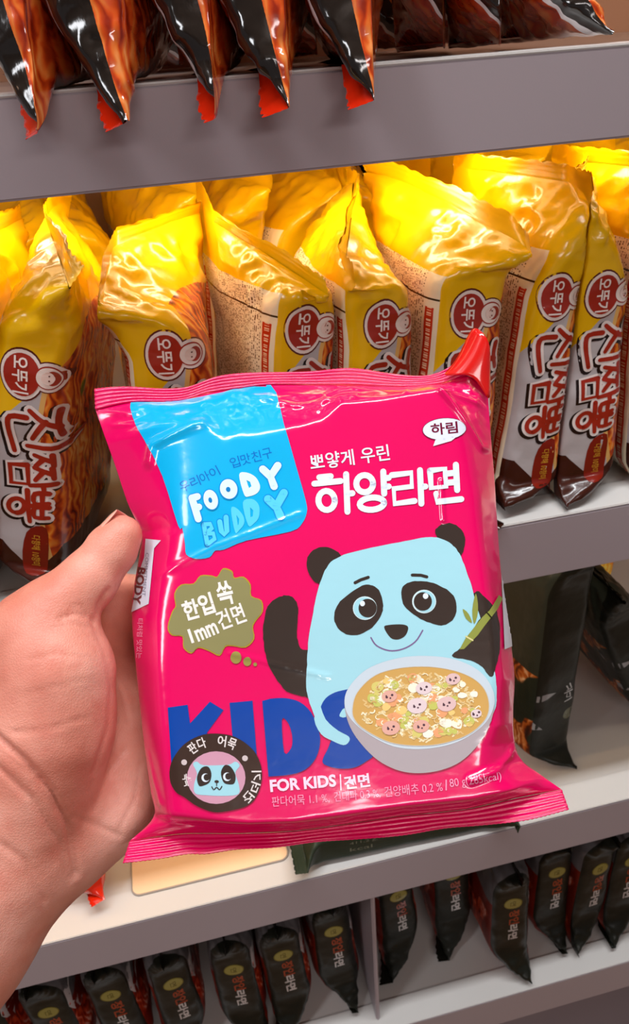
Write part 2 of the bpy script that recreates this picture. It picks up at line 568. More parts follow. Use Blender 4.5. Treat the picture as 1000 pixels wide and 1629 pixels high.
# back panel: cream label with small print and a red band
back = g.m('LESS_THAN', u, -0.0215)
ink = dashes(g, v, u, 420, 0.52)
cream = g.mix(g.m('MULTIPLY', ink, g.m('LESS_THAN', u, -0.036)), (238, 222, 190), '6a4418')
band = g.m('MULTIPLY', g.m('LESS_THAN', u, -0.0255), g.m('GREATER_THAN', u, -0.0335))
bank = g.mix(dashes(g, v, g.m('ADD', u, 0.0335), 125, 0.5), 'c03010', 'f0c8a0')
cream = g.mix(g.m('MULTIPLY', band, g.m('LESS_THAN', v, 0.145)), cream, bank)
line = g.m('LESS_THAN', g.m('ABSOLUTE', g.m('SUBTRACT', v, 0.150)), 0.0006)
cream = g.mix(line, cream, '3a2810')
cream = g.mix(g.m('GREATER_THAN', v, 0.168), cream, yel)
c = g.mix(back, c, cream)
g.color(c); g.bump(g.noise(uvv, 70, 4), 0.22, 0.002)
MAT_B = g.mat
g = G('yellow_foil', 0.24, 0.4, 0.0, 0.3); g.color(g.mix(g.noise(g.obj(), 60, 2), 'e0aa00', 'eab808')); MAT_YEL = g.mat
g = G('dark_brown_foil', 0.16, 0.6, 0.0, 0.7); g.color('2c120a'); g.bump(g.noise(g.obj(), 90, 3), 0.35, 0.002); MAT_BROWN = g.mat

B_ART = Art()
# maker's round emblem, turned a quarter: red disc with the three syllables, small ring with a face dot figure
LX, LZ = -0.0015, 0.1420


def rot_text(body, cx, z_top, z_bot, half, bold):
    """text reading downwards, heads to the right (x, z axes, z up)"""
    vs, tr = glyphs(body, bold); rv = glyphs(body, 0.0)[0]
    x0 = min(q[0] for q in rv); x1 = max(q[0] for q in rv); y0 = min(q[1] for q in rv); y1 = max(q[1] for q in rv)
    return [(cx + ((y - y0) / (y1 - y0) * 2 - 1) * half, z_top + (x - x0) / (x1 - x0) * (z_bot - z_top)) for x, y in vs], tr


def emblem(A, cx, cz, s, l0):
    for k, (r, col) in enumerate(((1.0, '5a1a10'), (0.93, 'e8d8d0'), (0.80, 'a02818'))):
        A.poly(ell(cx, cz, 0.0122 * s * r, 0.0155 * s * r), col, l0 + k * 2)
    for k, (r, col) in enumerate(((1.0, '5a1a10'), (0.92, 'e8d8d0'), (0.74, 'a02818'), (0.66, 'ecdcd2'))):
        A.poly(ell(cx + 0.0138 * s, cz, 0.0092 * s * r, 0.0092 * s * r), col, l0 + k * 2)
    A.add(rot_text('오뚜기', cx - 0.0005 * s, cz + 0.0105 * s, cz - 0.0105 * s, 0.0042 * s, 0.02), 'f0e0d8', l0 + 8)
    fx = cx + 0.0138 * s
    A.poly(ell(fx + 0.002 * s, cz, 0.0034 * s, 0.0042 * s), 'a03828', l0 + 8)
    A.poly(ell(fx - 0.0002 * s, cz, 0.0032 * s, 0.0036 * s), 'e8cfc4', l0 + 9)
    for q in (-1, 1): A.poly(ell(fx + 0.0004 * s, cz + q * 0.0014 * s, 0.0005 * s, 0.0005 * s, n=8), '5a1a10', l0 + 10)


emblem(B_ART, LX, LZ, 1.0, 1)
JIN = [[(.02, .93), (.30, .90), (.62, .97)], [(.42, .93), (.26, .66), (.0, .42)], [(.26, .70), (.44, .58), (.66, .46)],
       [(.86, 1.06), (.90, .80), (.84, .36)], [(.16, .36), (.14, .06), (.42, .02), (.96, .12)]]
JJAM = [[(.02, .95), (.34, .98)], [(.20, .95), (.0, .56)], [(.12, .76), (.32, .58)], [(.40, .95), (.70, .99)], [(.56, .95), (.36, .56)],
        [(.48, .76), (.72, .58)], [(.86, 1.04), (.88, .46)], [(.88, .76), (1.06, .78)],
        [(.28, .40), (.26, .0), (.80, .02), (.84, .42), (.28, .40)]]
PPONG = [[(.08, 1.0), (.08, .66), (.42, .66), (.42, 1.0)], [(.08, .84), (.42, .84)], [(.56, 1.0), (.56, .66), (.90, .66), (.92, 1.0)],
         [(.56, .84), (.90, .84)], [(.50, .66), (.50, .50)], [(-.04, .47), (.50, .49), (1.06, .53)],
         [(.50 + .26 * math.cos(t * .524), .20 + .20 * math.sin(t * .524)) for t in range(13)]]
tz = [0.1220, 0.0935, 0.0690, 0.0480]
TITLE = Art()
for k, ch in enumerate((JIN, JJAM, PPONG)):
    cx = (0.0052, 0.0035, 0.0015)[k]; hw = (0.0150, 0.0125, 0.0118)[k]
    for w, col, l in ((.32, '1c0a06', 1), (.26, 'e2d4ce', 3), (.135, '9c2410', 5)):
        for st in ch:
            q = smoothpoly(st, 3, False) if ch is not JJAM else st
            sh = -0.0012 if l == 1 else 0
            pts = [(cx + (y * 2 - 1) * hw + sh, tz[k] + x * (tz[k + 1] - tz[k]) * .93 + (y - .5) * .004 + sh) for x, y in q]
            B_ART.add(stroke(pts, w * .0255, 0.8 if l == 5 else 1), col, l + (k * .2))
B_ART.poly(smoothpoly([(0.000, 0.0400), (0.012, 0.045), (0.013, 0.020), (0.0105, 0.012), (-0.0015, 0.014)], 4), '7c1808', 1)
B_ART.add(rot_text('다향해 10향미', 0.0060, 0.039, 0.017, 0.0026, 0.0), 'd8a030', 3)


def press_spine(A, me, step=0.0035):
    pr = caster(me, None, lambda x, z: (Vector((x, -0.2, z)), Vector((0, 1, 0))))
    A.press(me, pr, step, lambda c: film(c, 0.22, 0.4))


THICK = {}


def make_bag(kind, bag, nm, mats, art, label, cat, group=None, top=True, bottom=True):
    t = empty(nm, (0, 0, 0), label, cat, group); THICK[t.name] = bag.T
    me = bag_mesh('film_body', bag); me.materials.append(mats[0])
    if art: press_spine(art, me)
    newobj('film_body', me, t)
    if top: newobj('top_seal', seal_mesh('top_seal', bag, True), t, [mats[1]])
    if bottom: newobj('bottom_seal', seal_mesh('bottom_seal', bag, False), t, [mats[2]])
    return t


def put(t, loc, yaw=0.0, lean=0.0, pitch=0.0):
    """yaw about z, lean about y (positive = top to the right), pitch about x (positive = top away)"""
    t.location = loc
    t.rotation_euler = (Matrix.Rotation(yaw, 4, 'Z') @ Matrix.Rotation(lean, 4, 'Y') @ Matrix.Rotation(-pitch, 4, 'X')).to_euler()


def squeeze(things, zmin=None, ylim=None, edge=None):
    """soft bags standing side by side flatten against each other; none sinks into the shelf"""
    bpy.context.view_layer.update()
    info = []
    for t in things:
        M = t.matrix_world.copy(); o = M.translation; n = M.col[0].to_3d()
        info.append((t, M, o, n, THICK[t.name]))
    info.sort(key=lambda q: q[2].x)
    mid = lambda q, y, z: q[2].x - (q[3].y * (y - q[2].y) + q[3].z * (z - q[2].z)) / q[3].x
    kk = .0006
    sp = lambda v: kk * np.logaddexp(0, v / kk)
    for i, q in enumerate(info):
        t, M, o, n, T = q; A = np.array(M); Ai = np.linalg.inv(A); kids = [c for c in COL.objects if c.parent == t]
        allv = []
        for c in kids:
            if c.data.users > 1: c.data = c.data.copy()
            v = np.empty(len(c.data.vertices) * 3); c.data.vertices.foreach_get('co', v); v = v.reshape(-1, 3) @ A[:3, :3].T + A[:3, 3]
            if i + 1 < len(info):
                r = info[i + 1]; a, b = mid(q, v[:, 1], v[:, 2]), mid(r, v[:, 1], v[:, 2]); S = a + (b - a) * T / (T + r[4]) - .0005
                v[:, 0] = S - sp(S - v[:, 0])
            if i > 0:
                l = info[i - 1]; a, b = mid(q, v[:, 1], v[:, 2]), mid(l, v[:, 1], v[:, 2]); S = a + (b - a) * T / (T + l[4]) + .0005
                v[:, 0] = S + sp(v[:, 0] - S)
            if ylim:
                v[:, 1] = np.clip(v[:, 1], ylim[0] - (0 if ylim[0] > 0 else 9), ylim[1])
            if edge is not None:
                v[:, 2] = np.maximum(v[:, 2], np.where(v[:, 1] > YF - .004, edge, edge - (YF - .004 - v[:, 1]) * 14))
            allv.append((c, v))
        dz = 0
        if zmin is not None: dz = max(0, zmin - min(v[:, 2].min() for _, v in allv))
        for c, v in allv:
            v[:, 2] += dz; v = (v - A[:3, 3]) @ Ai[:3, :3].T
            c.data.vertices.foreach_set('co', v.ravel()); c.data.update()


def copy_thing(t, label=None, group=None):
    c = t.copy(); COL.objects.link(c); THICK[c.name] = THICK[t.name]
    if label: c['label'] = label
    if group: c['group'] = group
    for ch in [o for o in COL.objects if o.parent == t]:
        k = ch.copy(); COL.objects.link(k); k.parent = c
    return c


GB = 'yellow seafood noodle packs in the front row of the middle shelf'
D2R = math.pi / 180
YS = 0.436
# (base x, top x, yaw, T, H, bag options, label)
front = [
    (-0.158, -0.126, -14, dict(T=.050, seed=11), 'noodle pack cut by the left photo edge on the middle shelf, showing its noodle panel'),
    (-0.1060, -0.0740, -14, dict(T=.048, seed=2, bend=(-.010, .012), lt=.055, twist=.4, slump=.012), 'leftmost yellow noodle pack whose whole spine title shows, just above the thumb'),
    (-0.006, 0.0040, -2, dict(T=.055, seed=23, bend=(-.020, .006), twist=-.75, lt=.062, slump=.030), 'yellow noodle pack with jagged folded top seal, above the blue patch'),
    (0.074, 0.0860, 10, dict(T=.048, seed=4, bend=(-.022, .010), twist=.4, lt=.07, slump=.045), 'yellow noodle pack with slumped top and printed cream back turned left, third emblem from left'),
    (0.124, 0.1330, 8, dict(T=.054, seed=35, bend=(.008, .008), twist=-.45, lt=.07, slump=.042), 'crumpled yellow noodle pack, fourth of the emblems from the left'),
    (0.178, 0.1870, 0, dict(T=.056, seed=6, bend=(.004, .012), twist=.35, lt=.045, slump=.034), 'wide yellow noodle pack with smooth square-cornered top, behind the pink corner flap'),
    (0.236, 0.2440, 0, dict(T=.043, seed=57, bend=(-.004, .0), twist=.5, neck=.02, lt=.060, tz=.5, slump=.006), 'yellow noodle pack with pinched fan-shaped top, just right of the pink pack'),
    (0.277, 0.2760, -4, dict(T=.047, seed=8, bend=(.012, .004), twist=-.5, neck=.015, lt=.062, tz=.55, slump=.0), 'yellow noodle pack with a tall pointed seal, second from the right photo edge'),
    (0.334, 0.3230, -6, dict(T=.046, seed=9, lt=.06, twist=.4, slump=.01), 'yellow noodle pack mostly cut off by the right photo edge'),
]
front_objs = []
for bx, tx, yaw, kw, lab in front:
    kw = dict(kw); kw.setdefault('btwist', random.Random(kw['seed']).uniform(-.5, .5))
    bag = Bag(H=0.208, Wd=0.128, lb=0.016, amp=.0015, **kw)
    t = make_bag('B', bag, 'noodle_pack', (MAT_B, MAT_YEL, MAT_BROWN), B_ART, lab, 'noodle pack', GB)
    put(t, (bx, YS, ZB + 0.0004), yaw * D2R, math.atan2(tx - bx, 0.13), 0.02)
    front_objs.append(t)

for _ in range(2): squeeze(front_objs, ZB + .0004, (0, YS + .1545))

# second row, deeper on the same shelf, standing a little askew
rng = random.Random(5)
backs = [(-.150, 1), (-.096, 3), (-.040, 4), (.012, 2), (.064, 5), (.118, 3), (.172, 4), (.226, 1), (.282, 5), (.338, 2), (.392, 3)]
where = ('behind the far-left noodle panel', 'behind the left pack above the thumb', 'in the gap above the jagged folded seal', 'right behind the jagged-seal pack',
         'behind the slumped-top pack', 'behind the crumpled pack', 'behind the square-cornered pack', 'left of the pinched fan top',
         'behind the pinched fan top', 'behind the tall pointed seal', 'in the far right corner of the shelf')
back_kinds = []
for sd, tw_, bx_ in ((21, .5, .012), (22, -.4, -.012), (23, .25, .0)):
    bag = Bag(H=0.212, Wd=0.128, lb=0.016, T=.050, seed=sd, bend=(bx_, 0), twist=tw_, lt=.05, amp=.0016, slump=.010)
    back_kinds.append(make_bag('B', bag, 'noodle_pack', (MAT_B, MAT_YEL, MAT_BROWN), None, 'x', 'noodle pack', 'second row of yellow noodle packs'))
used = set(); second = []
for (x, k), wh in zip(backs, where):
    k = k % 3
    lab = 'yellow noodle pack in the second row, ' + wh
    t = copy_thing(back_kinds[k], lab) if k in used else tag(back_kinds[k], lab)
    used.add(k)
    put(t, (x + rng.uniform(-.004, .004), YS + .178 + rng.uniform(0, .006), ZB + .0004), rng.uniform(6, 14) * D2R, rng.uniform(.0, .08), 0.0)
    second.append(t)
squeeze(second, ZB + .0004, (YS + .1555, YB - .002))

# --- black and red packs on the top shelf, lower front corners hanging over the rail
g = G('fire_noodle_film', 0.13, 0.55, 0, 0.7)
_, u, v = g.uv(); uvv = g.n('ShaderNodeUVMap')
noo = noodle_art(g, uvv, 2.3, [(0.30, '3a0a04'), (0.45, '8a200a'), (0.60, 'c04414'), (0.74, 'd06828'), (0.92, 'e8a060')])
c = g.mix(g.m('LESS_THAN', u, g.m('ADD', 0.006, g.m('MULTIPLY', v, -0.05))), noo, '181310')
c = g.mix(g.m('LESS_THAN', g.m('ABSOLUTE', g.m('SUBTRACT', u, -0.0190)), 0.0013), c, 'd8d4d6')
c = g.mix(g.m('LESS_THAN', u, -0.0203), c, g.mix(.45, noo, '6a1408'))
redtop = g.m('MULTIPLY', g.m('LESS_THAN', u, -0.0203), g.m('GREATER_THAN', v, 0.055))
c = g.mix(redtop, c, 'b02a10')
g.color(c); g.bump(g.noise(uvv, 60, 4), 0.3, 0.002); MAT_A = g.mat
g = G('red_foil', 0.14, 0.55, 0.0, 0.7); g.color(g.mix(g.noise(g.obj(), 60, 2), 'b81c08', 'd02a0c')); MAT_RED = g.mat
A_ART = Art()
for st in ([(.0, .6), (.5, .7), (.9, .4)], [(.1, .2), (.8, .25)], [(.3, .9), (.45, .1)], [(1.1, .8), (1.2, .1), (1.5, .15)], [(1.6, .9), (1.7, .0)], [(1.05, .5), (1.6, .55)]):
    A_ART.add(stroke([(-0.008 + y * .013, 0.118 - x * .017) for x, y in st], .0022, .6), 'c8c2c0', 2)
GA = 'black and red noodle packs along the top shelf'
arow = []
tops = [((36, 186), 1, 'black and red noodle pack in the top left corner of the photo'),
        ((172, 206), 2, 'black and red noodle pack with the longest hanging red seal, second from the left'),
        ((334, 194), 3, 'black and red noodle pack whose pointed tip hangs third from left'),
        ((430, 180), 4, 'black and red noodle pack on the top shelf whose tip hangs fourth from left'),
        ((566, 176), 5, 'black and red noodle pack on the top shelf, rightmost of the hanging tips'),
        ((700, 92), 6, 'black and red noodle pack set back on the top shelf, right of the hanging tips'),
        ((775, 78), 7, 'black and red noodle pack on the top shelf, second from its right end'),
        ((880, 72), 8, 'black and red noodle pack at the right end of the top shelf, crumpled shiny corner')]
for (px, py), sd, lab in tops:
    hang = sd <= 5
    bag = Bag(H=.19, T=.046, Wd=.128, lb=.052, lt=.05, seed=40 + sd, amp=.0012, droop=.015 if hang else 0.0, btwist=(.22 if hang else .5), seal=.014, tz=.0)
    t = make_bag('A', bag, 'noodle_pack', (MAT_A, MAT_RED, MAT_RED), A_ART, lab, 'noodle pack', GA)
    y0 = YF - .010 if hang else YF + .040
    p = at_y(px, py, y0 - .018)
    put(t, (p.x - .0035, y0, ZA + .0006), -20 * D2R if hang else -22 * D2R, -.04, 0.0)
    arow.append(t)
squeeze(arow[:5], edge=ZA + .0008); squeeze(arow[5:], ZA + .0004); squeeze(arow[4:6], edge=ZA + .0008)
deep = []
for k, (px, wh) in enumerate(((-20, 'far left'), (100, 'second from left'), (225, 'third from left'), (350, 'fourth from left'), (470, 'fifth from left'), (590, 'sixth from left'), (700, 'rightmost'))):
    t = copy_thing(arow[5 + k % 3], 'dark red noodle pack deep on the top shelf, ' + wh + ' there', 'second row on the top shelf')
    p = at_y(px, 60, .60); put(t, (p.x, .615, ZA + .0006), -10 * D2R, -.03, 0.0); deep.append(t)
squeeze(deep, ZA + .0004, (.60, YB - .002))

# --- black packs on the two lower shelves
def black_film(name, red):
    g = G(name, 0.40, 0.22, 0, 0.06)
    _, u, v = g.uv(); uvv = g.n('ShaderNodeUVMap')
    c = g.mix(g.noise(uvv, 25, 2), '14150f', '1c1d15')
    side = noodle_art(g, uvv, 5.1, [(0.30, '1a1008'), (0.48, '5a2408'), (0.62, 'a85018'), (0.74, 'c87838'), (0.92, 'e8c8a0')] if not red else
                      [(0.30, '2a0804'), (0.5, '8a1e08'), (0.7, 'c04420'), (0.9, 'e8b8a8')])
    blob = g.sm(g.noise(uvv, 22 if not red else 14, 1), 0.50, 0.53)
    lo = g.m('LESS_THAN', v, 0.115)
    c2 = g.mix(g.m('MULTIPLY', blob, lo), (40, 44, 34) if not red else (110, 26, 12), side)
    c2 = g.mix(g.m('GREATER_THAN', v, 0.115), c2, (52, 55, 45) if not red else (96, 92, 94))
    return g, u, v, c, c2
g, u, v, c, c2 = black_film('black_noodle_film', True)
out = g.m('GREATER_THAN', g.m('ABSOLUTE', u), 0.0215)
g.color(g.mix(out, c, c2)); g.bump(g.noise(g.n('ShaderNodeUVMap'), 60, 3), 0.25, 0.002); MAT_D = g.mat
g, u, v, c, c2 = black_film('dark_green_noodle_film', False)
out = g.m('LESS_THAN', u, -0.0235)
g.color(g.mix(out, c, c2)); g.bump(g.noise(g.n('ShaderNodeUVMap'), 60, 3), 0.25, 0.002); MAT_C = g.mat
g = G('black_foil', 0.22, 0.5, 0.0, 0.5); g.color('15150f'); g.bump(g.noise(g.obj(), 90, 3), 0.3, 0.002); MAT_BLK = g.mat

D_ART = Art()
D_ART.poly(ell(0.001, .118, .0100, .0085), '6a6428', 1); D_ART.poly(ell(0.001, .118, .0090, .0075), '8a8440', 2)
D_ART.add(rot_text('면', 0.001, .1215, .1145, .003, .0), '4a4418', 3)
D_ART.add(rot_text('장인', 0.003, .106, .083, .0055, .035), '8c2a12', 1)
D_ART.add(rot_text('라면', 0.002, .082, .058, .0050, .03), 'c4bebc', 1)
D_ART.add(stroke([(.0215, .135), (.0205, .112), (.0235, .10)], .003), 'c8c0c0', 1)
D_ART.add(stroke([(.0240, .128), (.0245, .092)], .0024), 'c8c0c0', 1)
GD = 'black noodle packs on the bottom shelf'
kinds = []; drow = []
for sd in (1, 2, 3, 4):
    bag = Bag(H=.175, T=.049, Wd=.11, lb=.046, lt=.04, seed=60 + sd, amp=.0012, btwist=(.25, -.2, .15, -.3)[sd - 1], bend=(0, 0), seal=.01)
    kinds.append(bag)
rows = [((30, 1760), -.07, 0, 'in the bottom left corner of the photo'),
        ((130, 1745), -.06, 1, 'second from the bottom left corner of the photo'),
        ((222, 1720), -.05, 2, 'third from the bottom left corner of the photo'),
        ((312, 1700), -.03, 3, 'fourth from the bottom left corner'),
        ((400, 1680), -.02, 0, 'third to the left of the shelf divider'),
        ((478, 1655), -.04, 1, 'second to the left of the shelf divider'),
        ((552, 1618), -.03, 2, 'just left of the shelf divider'),
        ((652, 1556), -.05, 3, 'just right of the shelf divider'),
        ((733, 1524), -.04, 1, 'second to the right of the divider'),
        ((820, 1574), -.02, 0, 'nearest the lip with a red left side'),
        ((884, 1524), .0, 2, 'right of the one with the red left side'),
        ((940, 1522), .06, 3, 'second from the right photo edge'),
        ((995, 1506), .02, 1, 'cut by the right photo edge')]
for (px, py), ln, k, wh in rows:
    t = make_bag('D', kinds[k], 'noodle_pack', (MAT_D, MAT_BLK, MAT_BLK), D_ART, 'black noodle pack on the bottom shelf, ' + wh, 'noodle pack', GD)
    p = at_z(px, py, ZD)
    y = max(p.y, YF + .004)
    if p.y < YF: p = at_y(px, py, YF + .03); y = YF + .03
    put(t, (p.x, y + .018, ZD + .0006), (-4 + 3 * k) * D2R, ln, 0.04)
    drow.append(t)
squeeze(drow, ZD + .0004)

C_ART = Art()
for st in ([(.0, .6), (.4, .9), (.45, .3)], [(.1, .2), (.4, .5)], [(.55, 1.0), (.6, .0)], [(.7, .7), (1.0, .8), (.95, .3), (.7, .35)], [(1.15, 1.), (1.25, .1)]):
    C_ART.add(stroke([(0.008 + y * .009, 0.094 - x * .016) for x, y in st], .0015, .6), 'c4c4c4', 2)
C_ART.poly([(-.0225, .092), (-.014, .093), (-.002, .0895), (-.013, .086), (-.0225, .0845)], '8c8a8c', 1)
C_ART.poly([(-.0225, .058), (-.017, .052), (-.013, .0475), (-.019, .049), (-.0225, .0485)], '8c8a8c', 1)
C_ART.poly(ell(.016, .056, .006, .007), '4c4c28', 1)
bag = Bag(H=.252, T=.052, Wd=.12, lb=.016, lt=.05, seed=71, n=7, btwist=.2, tz=0, amp=.0010)
t = make_bag('C', bag, 'noodle_pack', (MAT_C, MAT_BLK, MAT_BLK), C_ART, 'dark green noodle pack standing upright at the right of the pink pack', 'noodle pack')
p = at_z(896, 1222, ZC); put(t, (p.x - .010, p.y + .012, ZC + .0006), 12 * D2R, .015, 0.0); upright = t
bag = Bag(H=.19, T=.046, Wd=.12, lb=.04, lt=.05, seed=75, n=6, btwist=.0, amp=.0012)
t = make_bag('C', bag, 'noodle_pack', (MAT_C, MAT_BLK, MAT_BLK), C_ART, 'dark green noodle pack tilted sideways against the right photo edge', 'noodle pack')
p = at_z(1046, 1180, ZC); put(t, (p.x + .014, p.y + .03, ZC + .012), 4 * D2R, -.42, 0.0)
squeeze([upright, t], ZC + .0006)
g = G('orange_noodle_film', 0.2, 0.5, 0, 0.5); g.color(noodle_art(g, g.n('ShaderNodeUVMap'), 9.0, [(0.3, 'b84a08'), (0.5, 'e88410'), (0.7, 'f0b020'), (0.9, 'f4d860')])); MAT_O = g.mat
g = G('sage_foil', 0.2, 0.5, 0, 0.5); g.color('8a9078'); MAT_SAGE = g.mat
for bx, by, ln, nmx, mt, lab in ((1000, 960, .35, .0, MAT_O, 'orange noodle pack behind the tilted dark green pack, under the middle shelf rail'),
                                 (935, 985, .12, .0, MAT_SAGE, 'pale sage green noodle pack behind the upright dark green pack')):
    bag = Bag(H=.19, T=.044, Wd=.11, lb=.04, lt=.05, seed=80 + bx % 7, n=4, twist=.6)
    t = make_bag('C', bag, 'noodle_pack', (mt, mt, mt), None, lab, 'noodle pack')
    p = at_y(bx, by, .60); put(t, (p.x, .662, ZC + .0006), 8 * D2R, ln * .3, 0); squeeze([t], ZC + .0006, (.646, YB - .002))
bag = Bag(H=.19, T=.036, Wd=.13, lb=.030, lt=.016, seed=91, amp=.0007, n=10)
FT = Art()
FT.add(rot_text('411.2 g, 1,530', 0.004, .150, .105, .0022, .0), '6c7060', 1)
FT.add(rot_text('kcal', -0.004, .150, .130, .0022, .0), '6c7060', 1)
g = G('deep_green_film', 0.45, 0.22, 0, 0.0); g.color(g.mix(g.noise(g.obj(), 40, 2), '20281c', '2a3425')); g.bump(g.noise(g.obj(), 70, 3), .3, .002); MAT_DG = g.mat
t = make_bag('C', bag, 'noodle_pack', (MAT_DG, MAT_DG, MAT_DG), FT, 'dark green noodle pack lying flat on the shelf under the pink pack', 'noodle pack')
p = at_z(500, 1378, ZC)
t.location = (p.x + .182, YF + .0015, ZC + .0172)
t.rotation_euler = (0, -math.pi / 2, -2 * D2R)
squeeze([t], ZC + .0004)
# red pack corner peeping out behind the wrist
bag = Bag(H=.12, T=.044, Wd=.10, lb=.035, lt=.04, seed=95, amp=.0012)
t = make_bag('R', bag, 'noodle_pack', (MAT_RED, MAT_RED, MAT_RED), None, 'red foil noodle pack whose corner shows beside the wrist', 'noodle pack')
p = at_z(158, 1438, ZC); put(t, (p.x - .001, p.y + .010, ZC + .0006), 25 * D2R, -.12, 0.1); squeeze([t], ZC + .0004)
# beige card lying on the shelf
g = G('beige_card', 0.45); g.color(g.mix(g.noise(g.obj(), 20, 2), 'e8c49c', 'edcaa4')); MAT_CARD = g.mat
g = G('grey_card_edge', 0.4); g.color((150, 140, 132)); MAT_CEDGE = g.mat
a0, a1 = at_z(210, 1440, ZC), at_z(468, 1398, ZC)
w = a1.x - a0.x; yf = max(YF + .022, min(a0.y, a1.y))
card = empty('shelf_card', (a0.x, yf, ZC), 'beige rounded card lying on the shelf below the pink pack', 'card')
def plate(r, o, z0, z1, d=.13):
    pts = []
    for cx, cy, a in ((r, r, 180), (w - r, r, 270), (w - r, d - r, 0), (r, d - r, 90)):
        for k in range(7):
            t_ = math.radians(a + 15 * k); pts.append((cx + (r + o) * math.cos(t_), cy + (r + o) * math.sin(t_)))
    n = len(pts)
    return mesh('plate', [(x, y, z0) for x, y in pts] + [(x, y, z1) for x, y in pts], [tuple(range(n))[::-1], tuple(range(n, 2 * n))] + [(i, (i + 1) % n, n + (i + 1) % n, n + i) for i in range(n)], False)
newobj('card_border', plate(.008, 0, .0003, .0016), card, [MAT_CEDGE]); newobj('card_face', plate(.008, -.0012, .0012, .0020), card, [MAT_CARD])


#@@PINK
# ------------------------------------------------------------------ the pink pack held up to the camera
C0 = at_d(500, 950, .31)
NP_ = (UP * 0.19 - FW).normalized()


def on_plane(px, py):
    d = pxray(px, py); return CP + d * ((C0 - CP).dot(NP_) / d.dot(NP_))


L_T = [(152, 652), (208, 640), (284, 638), (330, 625), (380, 618), (430, 612), (500, 612), (560, 612), (640, 615), (700, 610), (745, 598), (776, 632)]
L_TU = [(149, 616), (200, 613), (260, 614), (300, 611), (340, 598), (380, 592), (440, 588), (500, 587), (560, 584), (620, 590), (680, 594), (715, 582), (745, 560), (772, 600)]
L_CR = [(165, 712), (250, 690), (325, 690), (360, 713), (450, 703), (510, 686), (540, 661), (600, 655), (690, 641), (725, 668), (776, 700)]
L_L = [(152, 652), (165, 690), (183, 740), (203, 800), (224, 848), (222, 880), (212, 940), (210, 990), (215, 1050), (222, 1120), (230, 1190), (240, 1260), (244, 1300), (206, 1338)]
L_R = [(776, 632), (780, 690), (786, 760), (792, 850), (800, 940), (812, 1020), (818, 1080), (816, 1130), (818, 1180), (830, 1210), (856, 1230), (893, 1256)]
L_B = [(206, 1338), (260, 1330), (300, 1326), (380, 1326), (470, 1322), (560, 1310), (640, 1298), (740, 1288), (820, 1270), (893, 1256)]
L_BL = [(200, 1367), (260, 1360), (300, 1354), (330, 1354), (380, 1346), (440, 1342), (500, 1335), (560, 1331), (640, 1323), (700, 1314), (760, 1309), (830, 1300), (899, 1284)]


def px_interp(line, x=None, y=None):
    a = np.array(line, float)
    return np.interp(x, a[:, 0], a[:, 1]) if x is not None else np.interp(y, a[:, 1], a[:, 0])


def resample(line, n):
    a = np.array(smoothpoly(line, 6, False)); d = np.r_[0, np.cumsum(np.linalg.norm(np.diff(a, axis=0), axis=1))]
    t = np.linspace(0, d[-1], n); return np.stack([np.interp(t, d, a[:, 0]), np.interp(t, d, a[:, 1])], -1)


def coons(nu, nv):
    T, B, L, R2 = resample(L_T, nu), resample(L_B, nu), resample(L_L, nv), resample(L_R, nv)
    s_ = np.linspace(0, 1, nu)[None, :, None]; t_ = np.linspace(0, 1, nv)[:, None, None]
    S = (1 - t_) * T[None] + t_ * B[None] + (1 - s_) * L[:, None] + s_ * R2[:, None]
    S -= (1 - s_) * (1 - t_) * T[0] + s_ * (1 - t_) * T[-1] + (1 - s_) * t_ * B[0] + s_ * t_ * B[-1]
    return S


def soft1(x, k=0.10):
    """0..1 ramp with a rounded shoulder"""
    x = np.clip(x, 0, 1.6); return -k * np.log(np.exp(-x / k) + np.exp(-1 / k)) * 1.0


def relief(X, Y):
    top = (Y - px_interp(L_T, x=X)) / np.maximum(px_interp(L_CR, x=X) - px_interp(L_T, x=X), 20)
    bot = (px_interp(L_B, x=X) - Y) / np.interp(X, [250, 400], [46, 28])
    lf = (X - px_interp(L_L, y=Y)) / np.interp(Y, [650, 760, 860, 960, 1060, 1300], [150, 105, 62, 50, 42, 36])
    rt = (px_interp(L_R, y=Y) - X) / np.interp(Y, [640, 800, 1000, 1150, 1240], [70, 45, 36, 40, 80])
    h = 0.0165 * soft1(top, .06) * soft1(bot, .06) * soft1(lf, .16) * soft1(rt, .14)
    h += 0.0020 * np.exp(-((X - 520) / 230) ** 2 - ((Y - 980) / 220) ** 2)
    return h, top, bot, lf, rt


def crease(X, Y, pts, w, amp):
    """one film crease along a polyline"""
    best = np.full(X.shape, 1e9)
    for (x0, y0), (x1, y1) in zip(pts[:-1], pts[1:]):
        dx, dy = x1 - x0, y1 - y0; t = np.clip(((X - x0) * dx + (Y - y0) * dy) / (dx * dx + dy * dy), 0, 1)
        best = np.minimum(best, np.hypot(X - x0 - t * dx, Y - y0 - t * dy))
    return amp * np.maximum(0, 1 - best / w) ** 1.5


